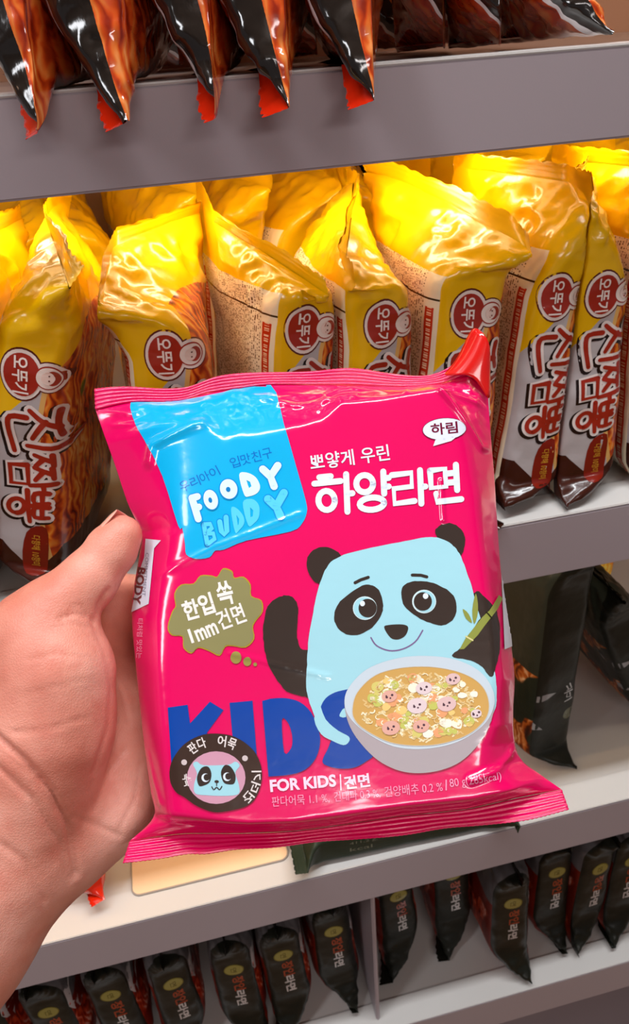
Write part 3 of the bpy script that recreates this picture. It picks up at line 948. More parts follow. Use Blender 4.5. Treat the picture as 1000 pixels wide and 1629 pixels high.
NU, NV = 230, 270
S = coons(NU, NV); X, Y = S[..., 0], S[..., 1]
h, top, bot, lf, rt = relief(X, Y)
edge = np.clip(np.minimum(np.minimum(top, bot), np.minimum(lf, rt)) * 3, 0, 1)
pts2 = np.stack([X.ravel() / 1000, Y.ravel() / 1000, np.zeros(X.size)], -1)
nz = fbm(pts2, 5, 3).reshape(X.shape); nr = fbm(pts2, 16, 8, True).reshape(X.shape); nr2 = fbm(pts2 * [1, 2.2, 1], 22, 12, True).reshape(X.shape)
h += edge * (0.0007 * nz)
tw = np.clip(1.15 - top, 0, 1)
h += edge * tw * (0.0017 * nr + 0.0012 * nr2)
sw = np.clip(1 - np.minimum(rt, bot), 0, 1); h += edge * sw * 0.0011 * nr
h += edge * 0.00004 * nr2
for pl, w, am in (([(330, 690), (250, 720), (245, 745)], 14, .0016), ([(262, 925), (350, 880), (480, 830)], 9, .0005), ([(375, 1040), (520, 1075)], 8, .0004),
                  ([(690, 640), (760, 720), (776, 715)], 10, .0022), ([(700, 640), (770, 650)], 9, .0016), ([(650, 600), (640, 640)], 8, .0012),
                  ([(815, 1190), (780, 1215), (735, 1230)], 12, .0016), ([(690, 780), (694, 840)], 6, .0012), ([(420, 640), (470, 660), (560, 645)], 10, .0014),
                  ([(240, 1300), (330, 1306), (520, 1304)], 12, -.0012), ([(235, 1200), (262, 1270)], 12, .0016), ([(600, 600), (520, 640), (505, 670)], 9, .0013)):
    h += edge * crease(X, Y, pl, w, am)
h[0, :] = h[-1, :] = 0; h[:, 0] = h[:, -1] = 0
pink_bag = empty('ramen_pack', C0, 'pink ramen pack with a panda print, held up by the hand', 'noodle pack')
inv = Matrix.Translation(-C0)
front_v = [on_plane(X[j, i], Y[j, i]) + NP_ * max(h[j, i], 0) - C0 for j in range(NV) for i in range(NU)]
ff = [(j * NU + i, (j + 1) * NU + i, (j + 1) * NU + i + 1, j * NU + i + 1) for j in range(NV - 1) for i in range(NU - 1)]
g = G('pink_film', 0.17, 0.5, 0, 0.8); g.color((226, 0, 92)); g.bump(g.noise(g.obj(), 120, 4), 0.12, 0.001); MAT_PINK = g.mat
g = G('red_film_inside', 0.2, 0.5, 0, 0.6); g.color((214, 20, 16)); MAT_REDIN = g.mat
pme = mesh('film_front', front_v, ff); pme.materials.append(MAT_PINK)

P = Art(); P.facing = NP_


def Z(ox, oy, sc): return lambda pts: [(ox + x / sc, oy + y / sc) for x, y in pts]


z1, z2, z3, z4, z5 = Z(140, 520, 2.7778), Z(440, 520, 2.7778), Z(200, 840, 2.7778), Z(460, 820, 2.7778), Z(180, 1080, 2.6316)
WHITE, PALE, BLACK, BLUE, CYAN = (222, 232, 244), (160, 212, 224), (52, 42, 38), (0, 66, 158), (0, 172, 226)
# blue corner patch
P.poly(smoothpoly(z1([(190, 331), (300, 327), (420, 325), (600, 290), (800, 250), (865, 430), (920, 620), (962, 770), (966, 820), (945, 870), (895, 905), (700, 945), (600, 985)]) +
                  z3([(394, 100), (370, 130), (310, 136), (268, 118), (262, 70), (250, 0)]) + z1([(400, 880), (330, 660), (250, 500), (210, 430)]), 3), CYAN, 1)


def curve_text(body, path, height, col, layer, bold=0.0, spread=None):
    """letters set one by one along a path, each upright to it"""
    a = np.array(path, float); d = np.r_[0, np.cumsum(np.linalg.norm(np.diff(a, axis=0), axis=1))]
    n = len(body); step = d[-1] / n
    for k, ch in enumerate(body):
        if ch == ' ': continue
        s0, s1 = step * (k + .06), step * (k + .94)
        p0 = (np.interp(s0, d, a[:, 0]), np.interp(s0, d, a[:, 1])); p1 = (np.interp(s1, d, a[:, 0]), np.interp(s1, d, a[:, 1]))
        P.add(text_on(ch, p0, p1, height, bold), col, layer)


curve_text('우리아이 입맛친구', z1([(415, 735), (520, 690), (640, 625), (740, 598), (820, 578)]), 17, (0, 104, 196), 2, 0.0)


def letters(strokes, zf, w, cols, layer):
    for st in strokes:
        pts = zf(st)
        for dw, col, l in ((5, cols[0], layer), (0, cols[1], layer + 1)): P.add(stroke(pts, w + dw * .7), col, l)


def blockO(zf, c, r1, r2, hole, cols, layer, rot):
    P.poly(zf(ell(c[0], c[1], r1 + 5, r2 + 5, rot)), cols[0], layer)
    P.poly(zf(ell(c[0], c[1], r1, r2, rot)), cols[1], layer + 1)
    P.poly(zf(ell(c[0] - 2, c[1] + 2, hole[0], hole[1], rot)), cols[2], layer + 2)


fw = [(0, 140, 215), (212, 236, 246), (0, 120, 190)]
letters([[(460, 757), (488, 850)], [(460, 758), (484, 751)], [(474, 802), (490, 797)]], z1, 11, fw, 2)
blockO(z1, (543, 765), 31, 44, (8, 12), fw, 4, -15); blockO(z1, (622, 718), 38, 44, (10, 11), fw, 4, -15)
P.poly(smoothpoly(z1([(668, 655), (700, 645), (740, 665), (760, 705), (748, 735), (712, 750), (690, 742)]), 4), fw[1], 3, [z1([(700, 678), (716, 686), (722, 705), (712, 714), (706, 700)])])
letters([[(772, 630), (806, 662)], [(838, 614), (806, 662), (822, 706)]], z1, 12, fw, 2)
bu = [(0, 140, 215), (86, 204, 250), (0, 140, 215)]
letters([[(512, 874), (528, 962)], [(512, 874), (540, 872), (548, 890), (520, 914)], [(520, 914), (554, 914), (560, 938), (528, 962)]], z1, 7, bu, 2)
letters([[(582, 862), (590, 905), (602, 918), (614, 905), (610, 842)]], z1, 8, bu, 2)
P.poly(smoothpoly(z1([(632, 806), (656, 802), (685, 835), (690, 870), (668, 900), (650, 908)]), 4), bu[1], 3, [z1([(656, 832), (668, 850), (666, 872), (662, 878)])])
P.poly(smoothpoly(z1([(684, 778), (725, 762), (755, 790), (755, 840), (735, 868), (708, 878)]), 4), bu[1], 3, [z1([(716, 798), (730, 812), (728, 838), (718, 842)])])
letters([[(795, 762), (830, 795)], [(865, 735), (832, 795), (850, 838)]], z1, 13, bu, 2)

# titles
P.add(text_on('뽀얗게 우린', (495, 749), (620, 732), 25, 0.012), WHITE, 1)
HA = [[(188, 666), (238, 661)], [(166, 694), (282, 682)], ell(220, 768, 36, 42, -5, 20) + [ell(220, 768, 36, 42, -5, 20)[0]], [(306, 652), (312, 818)], [(312, 738), (334, 736)]]
YANG = [ell(388, 694, 37, 38, 0, 20) + [ell(388, 694, 37, 38, 0, 20)[0]], [(470, 640), (474, 738)], [(474, 670), (494, 668)], [(474, 708), (494, 706)], ell(420, 782, 54, 27, -5, 20) + [ell(420, 782, 54, 27, -5, 20)[0]]]
RA = [[(508, 656), (594, 646), (596, 706), (516, 716), (520, 782), (608, 770)], [(632, 634), (638, 782)], [(638, 708), (656, 706)]]
MYEON = [[(676, 636), (742, 628), (746, 706), (682, 713), (676, 636)], [(790, 610), (796, 722)], [(746, 650), (790, 645)], [(748, 690), (792, 686)], [(704, 738), (706, 774), (814, 762)]]
for st in HA + YANG + RA + MYEON:
    P.add(stroke(z2(st), 9.6, cap=True), WHITE, 1)
P.poly(ell(706, 683, 35, 18, -4), BLACK if False else (120, 8, 60), 1); P.poly(ell(706, 683, 34, 17, -4), (222, 226, 240), 2)
P.poly(z2([(700, 500), (690, 528), (770, 505), (800, 480)]), (222, 226, 240), 2)
P.add(text_on('하림', (686, 693), (727, 689), 18, 0.02), (110, 10, 50), 3)
# speech cloud
lobes = smoothpoly(z3([(185, 440), (205, 370), (220, 345), (215, 290), (245, 250), (300, 245), (330, 210), (380, 210), (405, 215), (430, 178), (470, 190), (480, 220), (520, 215), (552, 250), (555, 300), (600, 320),
                       (605, 370), (575, 410), (562, 440), (568, 490), (530, 528), (475, 522), (440, 525), (415, 565), (370, 545), (320, 530), (290, 555), (255, 530), (250, 480), (205, 475)]), 3)
P.poly(lobes, (176, 150, 40), 1)
cx, cy = z3([(395, 375)])[0]
P.poly([(cx + (x - cx) * .975, cy + (y - cy) * .97) for x, y in lobes], (140, 134, 88), 2)
for q, r in (((487, 573), 24), ((537, 590), 18), ((572, 602), 8)): P.poly(z3(ell(q[0], q[1], r, r * 1.1)), (150, 140, 70), 2)
for ch, q0, q1, hh in (('한', (268, 410), (332, 392), 30), ('입', (340, 388), (398, 370), 32), ('쏙', (418, 345), (482, 330), 36)):
    P.add(text_on(ch, z3([q0])[0], z3([q1])[0], hh, 0.03), (236, 230, 224), 3)
P.add(text_on('1', z3([(292, 510)])[0], z3([(304, 506)])[0], 23, 0.0), (236, 230, 224), 3)
P.add(text_on('mm', z3([(322, 500)])[0], z3([(412, 462)])[0], 17, 0.03), (236, 230, 224), 3)
P.add(text_on('건면', z3([(422, 452)])[0], z3([(536, 410)])[0], 30, 0.02), (236, 230, 224), 3)

# panda drawing
def wob(pts, n=5, a=0.6, seed=1):
    r = random.Random(seed); q = smoothpoly(pts, n)
    return [(x + r.uniform(-a, a), y + r.uniform(-a, a)) for x, y in q]


P.poly(wob(z3([(690, 300), (735, 305), (760, 345), (760, 400), (755, 470), (772, 530), (820, 560), (830, 740), (790, 745), (710, 720), (650, 640), (618, 560), (607, 470), (615, 380), (640, 330)]), seed=2), BLACK, 1)
P.poly(wob(z4([(150, 308), (95, 275), (76, 210), (98, 158), (150, 140), (200, 152), (230, 190), (200, 260)]), seed=3), BLACK, 1)
P.poly(wob(z4([(645, 80), (665, 45), (715, 35), (762, 68), (775, 120), (755, 180), (700, 170)]), seed=4), BLACK, 1)
P.poly(wob(z4([(812, 345), (860, 362), (905, 410), (922, 470), (925, 590), (908, 670), (890, 716), (850, 670), (800, 640), (715, 630), (700, 560)]), seed=5), BLACK, 1)
body = [(222, 182), (330, 150), (480, 120), (600, 98), (660, 100), (715, 128), (750, 170), (785, 255), (812, 345), (838, 440), (880, 560), (905, 690), (912, 800), (900, 870), (830, 960), (500, 960), (260, 1010),
        (215, 1005), (150, 968), (118, 900), (90, 830), (76, 760), (78, 660), (86, 540), (105, 430), (130, 320), (165, 230)]
P.poly(wob(z4(body), 5, .5, 6), PALE, 2)
P.poly(wob(z4([(835, 465), (895, 420), (922, 480), (925, 590), (908, 670), (890, 714), (850, 670), (800, 640), (718, 622), (770, 570)]), seed=7), BLACK, 3)
P.poly(wob(z4([(300, 322), (350, 306), (395, 330), (413, 390), (405, 440), (365, 495), (300, 528), (240, 520), (203, 478), (200, 430), (225, 380)]), 5, .4, 8), BLACK, 3)
P.poly(wob(z4([(495, 330), (520, 300), (580, 290), (650, 305), (715, 345), (738, 400), (725, 455), (680, 485), (620, 475), (550, 440), (502, 390)]), 5, .4, 9), BLACK, 3)
P.poly(z4(ell(333, 410, 53, 52)), (206, 228, 232), 4); P.poly(z4(ell(330, 410, 46, 47)), PALE, 5); P.poly(z4(ell(345, 410, 40, 41)), BLACK, 6)
P.poly(z4(ell(322, 390, 11, 12)), WHITE, 7)
P.poly(z4(ell(594, 381, 53, 52)), (206, 228, 232), 4); P.poly(z4(ell(597, 381, 46, 47)), PALE, 5); P.poly(z4(ell(588, 381, 40, 41)), BLACK, 6)
P.poly(z4(ell(600, 357, 12, 13)), WHITE, 7)
P.poly(smoothpoly(z4([(418, 495), (440, 484), (500, 482), (524, 495), (512, 530), (480, 548), (446, 540)]), 4), BLACK, 3)
P.add(stroke(smoothpoly(z4([(360, 540), (385, 575), (440, 597), (500, 590), (555, 558), (588, 508)]), 4, False), 2.2), (120, 92, 140), 3)
P.add(stroke(z4([(290, 298), (315, 285), (348, 274)]), 5), BLACK, 3); P.add(stroke(z4([(542, 264), (580, 265), (606, 272)]), 5), BLACK, 3)
BAM = (140, 146, 66)
P.poly(z4([(750, 592), (775, 545), (850, 450), (880, 420), (920, 352), (936, 368), (915, 412), (888, 450), (830, 530), (770, 590)]), BAM, 4)
P.add(stroke(z4([(778, 535), (808, 552)]), 2.4), (214, 206, 140), 5); P.add(stroke(z4([(868, 428), (890, 455)]), 2.0), (40, 40, 20), 5)
P.poly(smoothpoly(z4([(764, 414), (790, 435), (805, 475), (778, 455)]), 3), BAM, 4); P.poly(smoothpoly(z4([(822, 345), (832, 420), (815, 480), (806, 420)]), 3), BAM, 4)
# KIDS
P.poly(z5([(229, 120), (312, 108), (322, 186), (405, 95), (462, 130), (392, 226), (470, 330), (500, 420), (420, 420), (330, 300), (335, 420), (250, 440)]), BLUE, 1)
P.poly(z5([(487, 100), (583, 91), (602, 330), (612, 420), (515, 420)]), BLUE, 1)
P.poly(z5([(624, 92)] + smoothpoly([(660, 82), (720, 80), (780, 96), (828, 140), (858, 210), (866, 265), (848, 330), (805, 378), (740, 400), (650, 408)], 3, False)), BLUE, 3,
       [z5(smoothpoly([(706, 172), (728, 178), (744, 215), (750, 255), (744, 290), (716, 308)], 3))])
P.poly(smoothpoly(z4([(300, 760), (255, 768), (200, 782), (160, 808), (138, 850), (142, 895), (172, 925), (225, 955), (300, 980), (340, 870)]), 4), BLUE, 3)
P.poly(smoothpoly(z4([(195, 985), (262, 975), (330, 1000), (370, 1055), (340, 1085), (290, 1112), (230, 1118), (175, 1108), (146, 1086), (170, 1030)]), 4), BLUE, 3)
P.poly(smoothpoly(z4([(130, 830), (160, 900), (215, 950), (262, 976), (262, 1000), (238, 1014), (190, 995), (140, 965), (110, 900)]), 3), PALE, 4)
# bowl of noodles
BOWLC, RIM = (172, 160, 164), (198, 210, 220)
P.poly(smoothpoly(z4([(243, 830), (262, 760), (340, 680), (460, 634), (590, 620), (730, 636), (840, 690), (895, 770), (900, 850), (870, 950), (800, 1048), (715, 1108), (600, 1136), (490, 1128), (390, 1080), (310, 1000), (262, 920)]), 5), BOWLC, 5)
P.poly(smoothpoly(z4([(243, 830), (262, 760), (340, 680), (460, 634), (590, 620), (730, 636), (840, 690), (895, 770), (897, 850), (850, 930), (740, 1000), (600, 1030), (460, 1020), (340, 960), (268, 895)]), 5), RIM, 6)
soup = smoothpoly(z4([(278, 855), (300, 780), (380, 705), (500, 672), (640, 670), (770, 700), (850, 755), (878, 830), (862, 900), (790, 965), (680, 1005), (560, 1016), (440, 1000), (340, 950), (290, 905)]), 5)
P.poly(soup, (206, 160, 84), 7)
rn = random.Random(3)


def inbowl(sx=1.0):
    while True:
        x, y = rn.uniform(285, 870), rn.uniform(680, 1005)
        if ((x - 580) / 285) ** 2 + ((y - 845) / 160) ** 2 < sx: return x, y


for k in range(230):
    x, y = inbowl(.86); a = rn.uniform(0, 6.28); r = rn.uniform(10, 26)
    pts = [(x + r * t * math.cos(a) + 7 * math.sin(t * 5 + k) * math.sin(a), y + .7 * (r * t * math.sin(a) + 7 * math.sin(t * 5 + k) * math.cos(a))) for t in np.linspace(-1, 1, 9)]
    P.add(stroke(z4(pts), rn.uniform(1.8, 2.8)), rn.choice([(240, 222, 176), (232, 206, 150), (246, 234, 200), (226, 190, 124)]), 8)
for k in range(70):
    x, y = inbowl(.80); r = rn.uniform(14, 30); n = rn.randint(5, 7)
    P.poly(smoothpoly(z4([(x + r * rn.uniform(.7, 1.1) * math.cos(6.283 * i / n), y + .85 * r * rn.uniform(.7, 1.1) * math.sin(6.283 * i / n)) for i in range(n)]), 2),
           rn.choice([(244, 236, 214), (246, 238, 222), (236, 222, 190), (250, 240, 214), (214, 200, 110), (196, 196, 96), (236, 200, 120), (232, 160, 110)]), 9)
for k in range(60):
    x, y = inbowl(.8); a = rn.uniform(0, 6.28); r = rn.uniform(6, 14)
    P.add(stroke(z4([(x + r * math.cos(a + t * 2.4), y + r * .8 * math.sin(a + t * 2.4)) for t in np.linspace(0, 1.1, 7)]), rn.uniform(1.2, 2.0)), rn.choice([(250, 240, 206), (232, 200, 140), (206, 160, 90), (244, 226, 180)]), 10)
for (x, y), r, c_ in (((592, 762), 36, 0), ((562, 840), 44, 0), ((692, 832), 42, 1), ((720, 722), 32, 1), ((440, 798), 34, 2), ((447, 937), 40, 2), ((580, 930), 36, 2), ((822, 874), 24, 0)):
    P.poly(z4(ell(x, y, r, r * .78, -8)), ((226, 204, 206), (222, 186, 184), (224, 168, 152))[c_], 11)
    for dx, dy, rr in ((-12, 4, 5), (12, -6, 5), (4, 8, 3.5), (-14, -2, 3)):
        P.poly(z4(ell(x + dx, y + dy, rr * 1.1, rr)), (72, 44, 60), 12)
P.add(stroke(smoothpoly(soup + soup[:1], 1, False), 1.0), (206, 196, 178), 8)
P.poly(smoothpoly(z4([(243, 850), (225, 872), (222, 888), (250, 890)]), 2), PALE, 4)
# round badge
P.poly(smoothpoly(z5([(240, 420), (245, 350), (290, 280), (360, 238), (430, 228), (510, 242), (580, 290), (615, 350), (622, 420), (600, 490), (560, 530), (490, 550), (420, 556), (350, 530), (300, 495), (262, 470)]), 4), (58, 40, 34), 4)
P.poly(z5(ell(432, 412, 122, 110)), (206, 150, 172), 5)
P.poly(smoothpoly(z5([(335, 355), (352, 345), (380, 360), (480, 358), (512, 345), (530, 362), (512, 392), (526, 440), (525, 480), (470, 488), (395, 486), (345, 478), (340, 440), (352, 395)]), 4), PALE, 6)
P.poly(smoothpoly(z5([(360, 445), (352, 410), (370, 372), (398, 366), (412, 395), (405, 430), (380, 445)]), 4), BLACK, 7)
P.poly(smoothpoly(z5([(508, 435), (512, 400), (492, 366), (468, 360), (452, 390), (462, 430), (485, 440)]), 4), BLACK, 7)
for q, s_ in (((388, 412), 1), ((478, 408), 1)):
    P.poly(z5(ell(q[0], q[1], 17, 18)), WHITE, 8); P.poly(z5(ell(q[0] + 5, q[1] - 2, 13, 14)), BLACK, 9)
P.poly(z5(ell(434, 428, 9, 6)), BLACK, 8); P.add(stroke(z5([(434, 430), (434, 445)]), 1.3), BLACK, 8)
P.add(stroke(smoothpoly(z5([(414, 450), (422, 462), (434, 452), (446, 462), (456, 448)]), 3, False), 1.6), BLACK, 8)


def ring(body, a0, a1, rx, ry, c, hh, col, layer):
    n = len(body)
    for k, ch in enumerate(body):
        if ch == ' ': continue
        t0, t1 = [math.radians(a0 + (a1 - a0) * (k + o) / n) for o in (.05, .95)]
        q = [(c[0] + rx * math.sin(t), c[1] - ry * math.cos(t)) for t in (t0, t1)]
        P.add(text_on(ch, z5([q[0]])[0], z5([q[1]])[0], hh, 0.02), col, layer)


ring('판다 어묵', -46, 32, 140, 126, (432, 405), 17, (226, 214, 212), 5)
ring('건더기', 136, 80, 150, 130, (432, 405), -15, (226, 214, 212), 5)
ring('쏙쏙', -86, -112, 150, 128, (440, 405), 13, (226, 214, 212), 5)
for q in ((298, 348), (552, 331)): P.poly(z5(ell(q[0], q[1], 12, 12)), (206, 190, 190), 5)
# small print
P.add(text_on('FOR KIDS', (431, 1259), (534, 1250), 18, 0.035), (250, 214, 236), 2)
P.add(stroke([(541, 1232), (542, 1256)], 2), (250, 214, 236), 2)
P.add(text_on('건면', (549, 1255), (588, 1250), 20, 0.03), (250, 214, 236), 2)
curve_path = [(433, 1285), (520, 1277), (612, 1267), (706, 1259), (760, 1250), (800, 1241)]
full = ['판다어묵 1.1 %,', '건대파 0.3 %,', '건양배추 0.2 %', '|', '80 g(285kcal)']
for body_, q0, q1 in zip(full, ((433, 1284), (532, 1276), (612, 1268), (708, 1257), (716, 1256)), ((524, 1277), (605, 1269), (704, 1259), (710, 1257), (797, 1244))):
    P.add(text_on(body_, q0, q1, 17, 0.0), (246, 150, 190), 2)
# side label and vertical print
P.poly(z3([(90, 48), (158, 55), (128, 90), (104, 335), (27, 372), (60, 200), (84, 130)]), (220, 222, 236), 1)
P.add(text_on('BODY', z3([(58, 175)])[0], z3([(34, 330)])[0], 12, 0.04), (120, 30, 50), 2)
P.add(text_on('COMMITMENT', z3([(92, 110)])[0], z3([(76, 300)])[0], 5, 0.0), (120, 120, 140), 2)
P.add(text_on('티처럼 맛있는', z3([(56, 400)])[0], z3([(50, 575)])[0], 9, 0.0), (240, 150, 190), 2)
P.poly([(795, 914), (801, 910), (812, 1028), (800, 1033)], (214, 214, 226), 4)

bvh = BVHTree.FromPolygons([Vector(v) + C0 for v in front_v], ff)


def from_px(x, y):
    hit = bvh.ray_cast(CP, pxray(x, y).normalized())
    if hit[0] is None: hit = bvh.ray_cast(CP, pxray(x + .013, y + .017).normalized())
    if hit[0] is None: return None
    n_ = hit[1] if hit[1].dot(NP_) > 0 else -hit[1]
    return hit[0] - C0, n_


P.press(pme, from_px, 3.5, lambda c: film(c, 0.17, 0.8), 0.00009, 0.00022)
fo = newobj('film_front', pme, pink_bag)
# back sheet
S2 = coons(70, 80); X2, Y2 = S2[..., 0], S2[..., 1]; h2 = relief(X2, Y2)[0] * 0.75; h2[0, :] = h2[-1, :] = 0; h2[:, 0] = h2[:, -1] = 0
bv = [on_plane(X2[j, i], Y2[j, i]) - NP_ * (h2[j, i] + .0002) - C0 for j in range(80) for i in range(70)]
bf = [(j * 70 + i, j * 70 + i + 1, (j + 1) * 70 + i + 1, (j + 1) * 70 + i) for j in range(79) for i in range(69)]
newobj('film_back', mesh('film_back', bv, bf), pink_bag, [MAT_PINK])


def seal_strip(name, la, lb_, ridges, mat, tilt, wave):
    n, rows = 200, 26; A, B = resample(la, n), resample(lb_, n); V = []
    for r in range(rows):
        f = r / (rows - 1)
        for i in range(n):
            p = A[i] * (1 - f) + B[i] * f
            if r == rows - 1 and i % 2: p = p + (A[i] - B[i]) * .03
            hh = 0.00030 * math.sin(f * ridges * 6.283) + tilt * f + wave * f * math.sin(i * .11 + .6) + .0003
            V.append(on_plane(p[0], p[1]) + NP_ * hh - C0)
    fs = [(j * n + i, (j + 1) * n + i, (j + 1) * n + i + 1, j * n + i + 1) for j in range(rows - 1) for i in range(n - 1)]
    o = newobj(name, mesh(name, V, fs), pink_bag, [mat])
    md = o.modifiers.new('thickness', 'SOLIDIFY'); md.thickness = 0.0004; md.offset = -1
    return o


seal_strip('top_seal', L_T, L_TU, 5, MAT_PINK, -.002, .0010)
seal_strip('bottom_seal', L_B, L_BL, 4, MAT_PINK, .004, .0008)
# upper right corner folded up, red inside showing
fl = [[(698, 602), (714, 590), (730, 566), (744, 529)], [(727, 604), (737, 592), (747, 570), (754, 540)], [(752, 608), (760, 594), (766, 578), (770, 560)], [(778, 648), (777, 622), (776, 600), (775, 578)]]
V = []
for a_, row in enumerate(fl):
    for b_, q in enumerate(row):
        V.append(on_plane(*q) + NP_ * (0.002 + 0.006 * math.sin(a_ / 3 * 3.14) + .004 * b_ / 3) - C0)
me = mesh('corner_flap', V, [(a * 4 + b, (a + 1) * 4 + b, (a + 1) * 4 + b + 1, a * 4 + b + 1) for a in range(3) for b in range(3)])
o = newobj('corner_flap', me, pink_bag, [MAT_REDIN])
md = o.modifiers.new('smooth', 'SUBSURF'); md.levels = 2; md.render_levels = 2
md = o.modifiers.new('thickness', 'SOLIDIFY'); md.thickness = 0.0005


#@@HAND
# ------------------------------------------------------------------ the left hand and forearm
def cpt(px, py, d): return np.array([(px - 500) / F * d, -(py - 814.5) / F * d, d])


def dpl(px, py): return (on_plane(px, py) - CP).dot(FW)


def c2w(c): return CP + R_ * float(c[0]) + UP * float(c[1]) + FW * float(c[2])


chains = []          # (points [(px, py, depth, radius)], blend)
thumb = [(194, 851, .3035, .0079), (178, 874, .3025, .0092), (140, 922, .300, .0108), (100, 962, .297, .0124), (56, 1008, .295, .0148)]
chains.append((thumb, .004))
chains.append(([(56, 1008, .295, .0148), (84, 1070, .2935, .0205), (76, 1160, .2945, .0225), (52, 1240, .2975, .0225), (22, 1320, .303, .0240)], .010))
chains.append(([(150, 1010, .322, .0120), (176, 1120, .328, .0130), (150, 1230, .322, .0150), (70, 1320, .312, .0200)], .010))
chains.append(([(214, 1130, .329, .0125), (203, 1200, .3245, .0145), (174, 1282, .3145, .0165), (110, 1330, .311, .0175), (40, 1352, .306, .0220)], .009))
chains.append(([(22, 1325, .304, .0270), (-100, 1480, .292, .0290), (-270, 1700, .275, .0330), (-620, 2120, .250, .0370)], .014))
chains.append(([(62, 1372, .3075, .0150), (-60, 1500, .298, .0220), (-230, 1720, .280, .0270), (-580, 2140, .255, .0310)], .012))
fing = [((180, 966, .3315, .0125), (318, 940, None, .0098), (408, 962, None, .0078), (458, 986, 0, .0066)),
        ((206, 1076, .334, .0102), (350, 1040, None, .0092), (452, 1052, None, .0080), (506, 1074, 0, .0068)),
        ((214, 1150, .333, .0098), (350, 1128, None, .0088), (442, 1142, None, .0076), (490, 1158, 0, .0065)),
        ((212, 1214, .327, .0088), (318, 1212, None, .0076), (388, 1226, None, .0066), (426, 1238, 0, .0058))]
for fch in fing:
    pts = [fch[0]]
    for px, py, dd, r in fch[1:]:
        base = dpl(px, py) + .0150 + r
        pts.append((px, py, base + (.011 if px < 370 else .006) if dd is None else base, r))
    chains.append((pts, .0035))
    chains.append(([(120, 1180, .322, .014), fch[0]], .008))

h_ = .00125
lo = np.array([-.270, -.310, .195]); hi = np.array([.020, .012, .385])
dims = np.ceil((hi - lo) / h_).astype(int)
FLD = np.full(dims, .05, np.float32)


def capsule(a, b, ra, rb, k):
    m = max(ra, rb) + .016
    i0 = np.maximum(np.floor((np.minimum(a, b) - m - lo) / h_).astype(int), 0); i1 = np.minimum(np.ceil((np.maximum(a, b) + m - lo) / h_).astype(int), dims)
    if np.any(i1 <= i0): return
    ax = [lo[q] + h_ * np.arange(i0[q], i1[q]) for q in range(3)]
    Xg, Yg, Zg = np.meshgrid(*ax, indexing='ij', sparse=True); ab = b - a
    t = np.clip(((Xg - a[0]) * ab[0] + (Yg - a[1]) * ab[1] + (Zg - a[2]) * ab[2]) / max(ab @ ab, 1e-12), 0, 1)
    d = np.sqrt((Xg - a[0] - t * ab[0]) ** 2 + (Yg - a[1] - t * ab[1]) ** 2 + (Zg - a[2] - t * ab[2]) ** 2) - (ra + (rb - ra) * t)
    sl = tuple(slice(i0[q], i1[q]) for q in range(3)); o = FLD[sl]
    hh = np.maximum(k - np.abs(o - d), 0) / k
    FLD[sl] = np.minimum(o, d) - hh * hh * k * .25


for pts, k in chains:
    for p, q in zip(pts[:-1], pts[1:]): capsule(cpt(*p[:3]), cpt(*q[:3]), p[3], q[3], k)


def surface_nets(f):
    sgn = f < 0; idx = -np.ones(np.array(f.shape) - 1, int)
    cnt = sum(sgn[i:f.shape[0] - 1 + i, j:f.shape[1] - 1 + j, k:f.shape[2] - 1 + k].astype(np.int8) for i in (0, 1) for j in (0, 1) for k in (0, 1))
    act = (cnt > 0) & (cnt < 8); ids = np.argwhere(act); idx[act] = np.arange(len(ids))
    acc = np.zeros((len(ids), 3)); num = np.zeros(len(ids))
    corners = [(i, j, k) for i in (0, 1) for j in (0, 1) for k in (0, 1)]
    vals = {c: f[ids[:, 0] + c[0], ids[:, 1] + c[1], ids[:, 2] + c[2]] for c in corners}
    for a in corners:
        for ax in range(3):
            if a[ax] == 0:
                b = list(a); b[ax] = 1; b = tuple(b); fa, fb = vals[a], vals[b]; x = (fa < 0) != (fb < 0)
                t = np.where(x, fa / np.where(x, fa - fb, 1), 0); p = np.array(a, float)[None].repeat(len(ids), 0); p[:, ax] += t
                acc[x] += p[x]; num[x] += 1
    V = ids + acc / num[:, None]; Fc = []
    for ax in range(3):
        u, v = (ax + 1) % 3, (ax + 2) % 3
        s0 = [slice(None)] * 3; s1 = [slice(None)] * 3; s0[ax] = slice(0, -1); s1[ax] = slice(1, None)
        ch = sgn[tuple(s0)] != sgn[tuple(s1)]; e = np.argwhere(ch)
        ok = (e[:, u] > 0) & (e[:, v] > 0) & np.all(e < np.array(idx.shape), axis=1); e = e[ok]
        fl_ = sgn[tuple(e.T)]
        q = []
        for du, dv in ((0, 0), (-1, 0), (-1, -1), (0, -1)):
            c = e.copy(); c[:, u] += du; c[:, v] += dv; q.append(idx[tuple(c.T)])
        q = np.stack(q, 1); q[~fl_] = q[~fl_][:, ::-1]; Fc.append(q)
    return V, np.concatenate(Fc)


V, Q = surface_nets(FLD)
V = lo + V * h_
